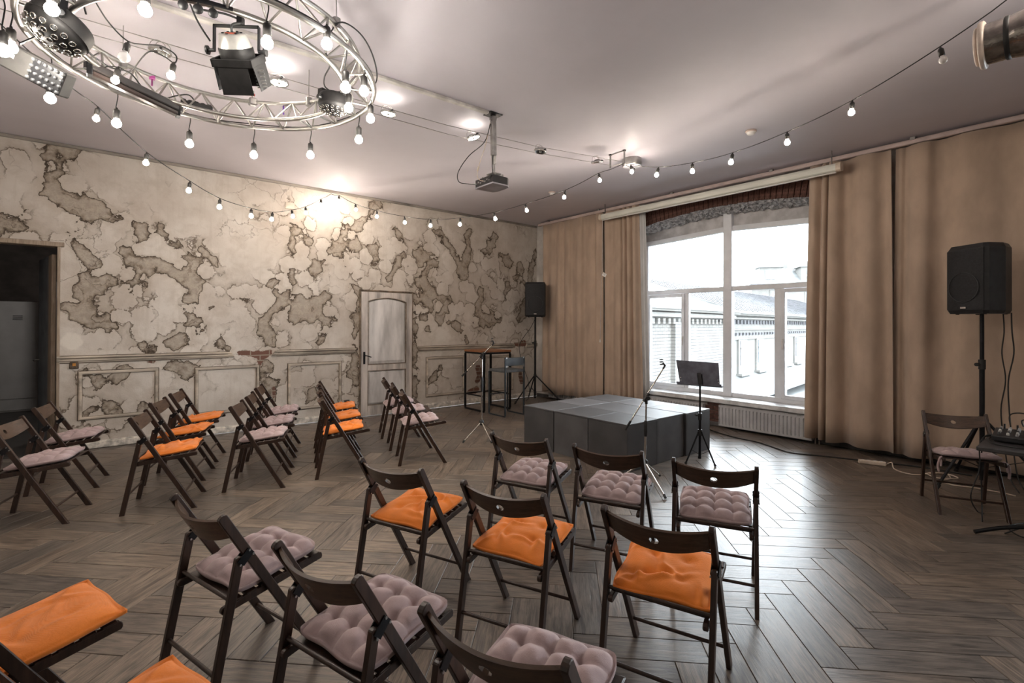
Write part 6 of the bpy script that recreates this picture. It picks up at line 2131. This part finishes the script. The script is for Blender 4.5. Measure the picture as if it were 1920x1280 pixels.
# ================================================================== OUTSIDE THE WINDOW
def brick_ext():
    m, t, b = nt('pale_facade_brick')
    co = N(t, 'ShaderNodeTexCoord').outputs['Object']
    sp = N(t, 'ShaderNodeSeparateXYZ')
    t.links.new(co, sp.inputs[0])
    cb_ = N(t, 'ShaderNodeCombineXYZ')
    t.links.new(sp.outputs[0], cb_.inputs[0])
    t.links.new(sp.outputs[2], cb_.inputs[1])
    br = N(t, 'ShaderNodeTexBrick')
    br.inputs['Scale'].default_value = 1.0
    br.inputs['Brick Width'].default_value = .27
    br.inputs['Row Height'].default_value = .095
    br.inputs['Mortar Size'].default_value = .010
    for i, c in ((1, (.115, .111, .103, 1)), (2, (.10, .098, .09, 1)), (3, (.03, .03, .032, 1))):
        br.inputs[i].default_value = c
    t.links.new(cb_.outputs[0], br.inputs['Vector'])
    t.links.new(mix(t, ramp(t, noise(t, co, 1.3, 4).outputs[0], .42, .80), br.outputs[0], (.115, .111, .105)), b.inputs['Base Color'])
    b.inputs['Roughness'].default_value = .9
    return m


BX = brick_ext()
RENDERM = simple('pale_render', (.115, .113, .106), .9, 0, .06, 1.5)
ROOFM = simple('tin_roof', (.085, .09, .09), .6, 0, .15, 2.0, 0, 0, (.2, 1, 1))
GREYM = simple('dark_stone', (.055, .055, .06), .9, 0, .2, 4)  # even dark grey for dentils, far cornice and roof seams
WPANE = simple('far_pane', (.09, .10, .12), .2)
bd = empty('brick_building', (12.1, 8.15, 0), math.atan2(.134, .991), 'pale brick building with a tin roof seen close through the left panes', 'building')
# local x along the facade, -y towards the viewer
MB().box((1.6, 2.0, -3.0), (8.0, 4.0, 10.0)).build('wall', BX, bd)
MB().box((1.3, -.06, -3.2), (.9, .14, 9.6)).build('pier', BX, bd)
mb = MB()
for k in range(24):
    mb.box((-2.2 + .33 * k, -.06, 1.62), (.15, .16, .16))
mb.build('corbel', BX, bd)
mb = MB().box((1.6, -.10, 1.80), (8.2, .25, .12)).box((1.6, -.16, 1.95), (8.3, .38, .10))
mb.build('cornice', RENDERM, bd)
V = [(-2.5, -.42, 2.02), (5.7, -.42, 2.02), (5.7, 1.1, 2.42), (-2.5, 1.1, 2.42), (-2.5, 4.0, 2.45), (5.7, 4.0, 2.45)]
MB().add(V + [(x, y, z - .06) for x, y, z in V], [(0, 1, 2, 3), (3, 2, 5, 4), (0, 6, 7, 1), (1, 7, 8, 2), (6, 9, 8, 7), (0, 3, 9, 6)]).build('roof', ROOFM, bd)
b2 = empty('cornice_building', (12.1, 8.15, 0), math.atan2(.134, .991), 'pale low building with a toothed cornice and narrow windows', 'building')
MB().box((20.0, 2.2, -3.0), (28.4, 4.0, 9.9)).build('wall', RENDERM, b2)
for z, d_, h in ((1.93, .34, .10), (1.78, .22, .06), (1.35, .12, .05), (.98, .10, .05)):
    MB().box((20.0, .2 - d_ / 2, z), (28.6, d_, h)).build('cornice', RENDERM, b2)
mb = MB()
for k in range(70):
    mb.box((6.0 + .40 * k, .13, 1.63), (.17, .14, .16))
    mb.box((6.1 + .40 * k, .16, 1.16), (.20, .08, .10))
mb.build('dentil', GREYM, b2)
for x in (7.55, 9.75, 14.0, 15.9, 19.0, 21.2):
    f = MB().box((x, .17, .28), (1.0, .08, 1.35)).build('window', RENDERM, b2)
    MB().box((x, .13, .42), (.62, .04, .95)).build('pane', WPANE, f)
    MB().box((x, .10, -.42), (1.15, .24, .09)).build('window_sill', RENDERM, f)
    MB().box((x, .11, .60), (.66, .05, .05)).build('glazing_bar', RENDERM, f)
V = [(5.8, -.3, 2.03), (34, -.3, 2.03), (34, 4.2, 3.6), (5.8, 4.2, 3.6)]
rf = MB().add(V + [(x, y, z - .08) for x, y, z in V], [(0, 1, 2, 3), (0, 4, 5, 1), (4, 7, 6, 5), (0, 3, 7, 4), (2, 6, 7, 3)]).build('roof', ROOFM, b2)
mb = MB()
for k in range(40):
    mb.bar((6 + .7 * k, -.3, 2.045), (6 + .7 * k, 4.2, 3.615), .05, .03)
mb.build('roof_seam', GREYM, rf)
for y, z in ((-1.0, -.95), (-2.4, -1.7)):
    V = [(3.0, y, z), (34, y, z), (34, .2, z + .5), (3.0, .2, z + .5)]
    MB().add(V + [(a_, b__, c_ - .15) for a_, b__, c_ in V], [(0, 1, 2, 3), (0, 4, 5, 1), (4, 7, 6, 5), (0, 3, 7, 4)]).build('lower_roof', ROOFM, b2)
# far block with dormers
fb = empty('far_building', (45.5, 20.3, 0), math.atan2(-.80, .60), 'distant pale building with dormers and chimneys above the roofs', 'building')
MB().box((12.5, 3, -1.0), (26, 6, 12.0)).build('wall', RENDERM, fb)
MB().box((12.5, -.2, 5.05), (26.4, .5, .3)).build('cornice', GREYM, fb)
MB().add([(-.5, 0, 5.2), (25.5, 0, 5.2), (22.5, 3, 6.9), (2.5, 3, 6.9), (-.5, 6, 5.2), (25.5, 6, 5.2)], [(0, 1, 2, 3), (3, 2, 5, 4), (0, 3, 4), (1, 5, 2), (0, 4, 5, 1)]).build('roof', ROOFM, fb)
for x in (1.2, 4.6, 10.0):
    d_ = MB().box((x, 1.4, 6.1), (1.8, 1.6, 1.3)).build('dormer', RENDERM, fb)
    MB().box((x, .58, 6.1), (.9, .06, .8)).build('pane', WPANE, d_)
    MB().add([(x - 1.1, .4, 6.75), (x, .4, 7.4), (x + 1.1, .4, 6.75), (x - 1.1, 2.6, 6.75), (x, 2.6, 7.4), (x + 1.1, 2.6, 6.75)], [(0, 1, 4, 3), (1, 2, 5, 4), (0, 2, 1), (3, 4, 5), (0, 3, 5, 2)]).build('dormer_roof', ROOFM, d_)
for x in (2.9, 7.4, 12.5):
    MB().box((x, 3.6, 7.3), (.9, .6, 1.5)).build('chimney', RENDERM, fb)
for x in (1.5, 4.3, 7.1, 9.9, 12.7, 15.5):
    for z in (3.9, 1.4):
        f = MB().box((x, -.02, z), (1.0, .1, 1.5)).build('window', RENDERM, fb)
        MB().box((x, -.08, z), (.78, .04, 1.25)).build('pane', WPANE, f)
tag(MB().box((40, 12, -9.1), (90, 90, .2)).build('street', simple('street', (.22, .22, .22), .9)), 'grey street far below the window', kind='structure')
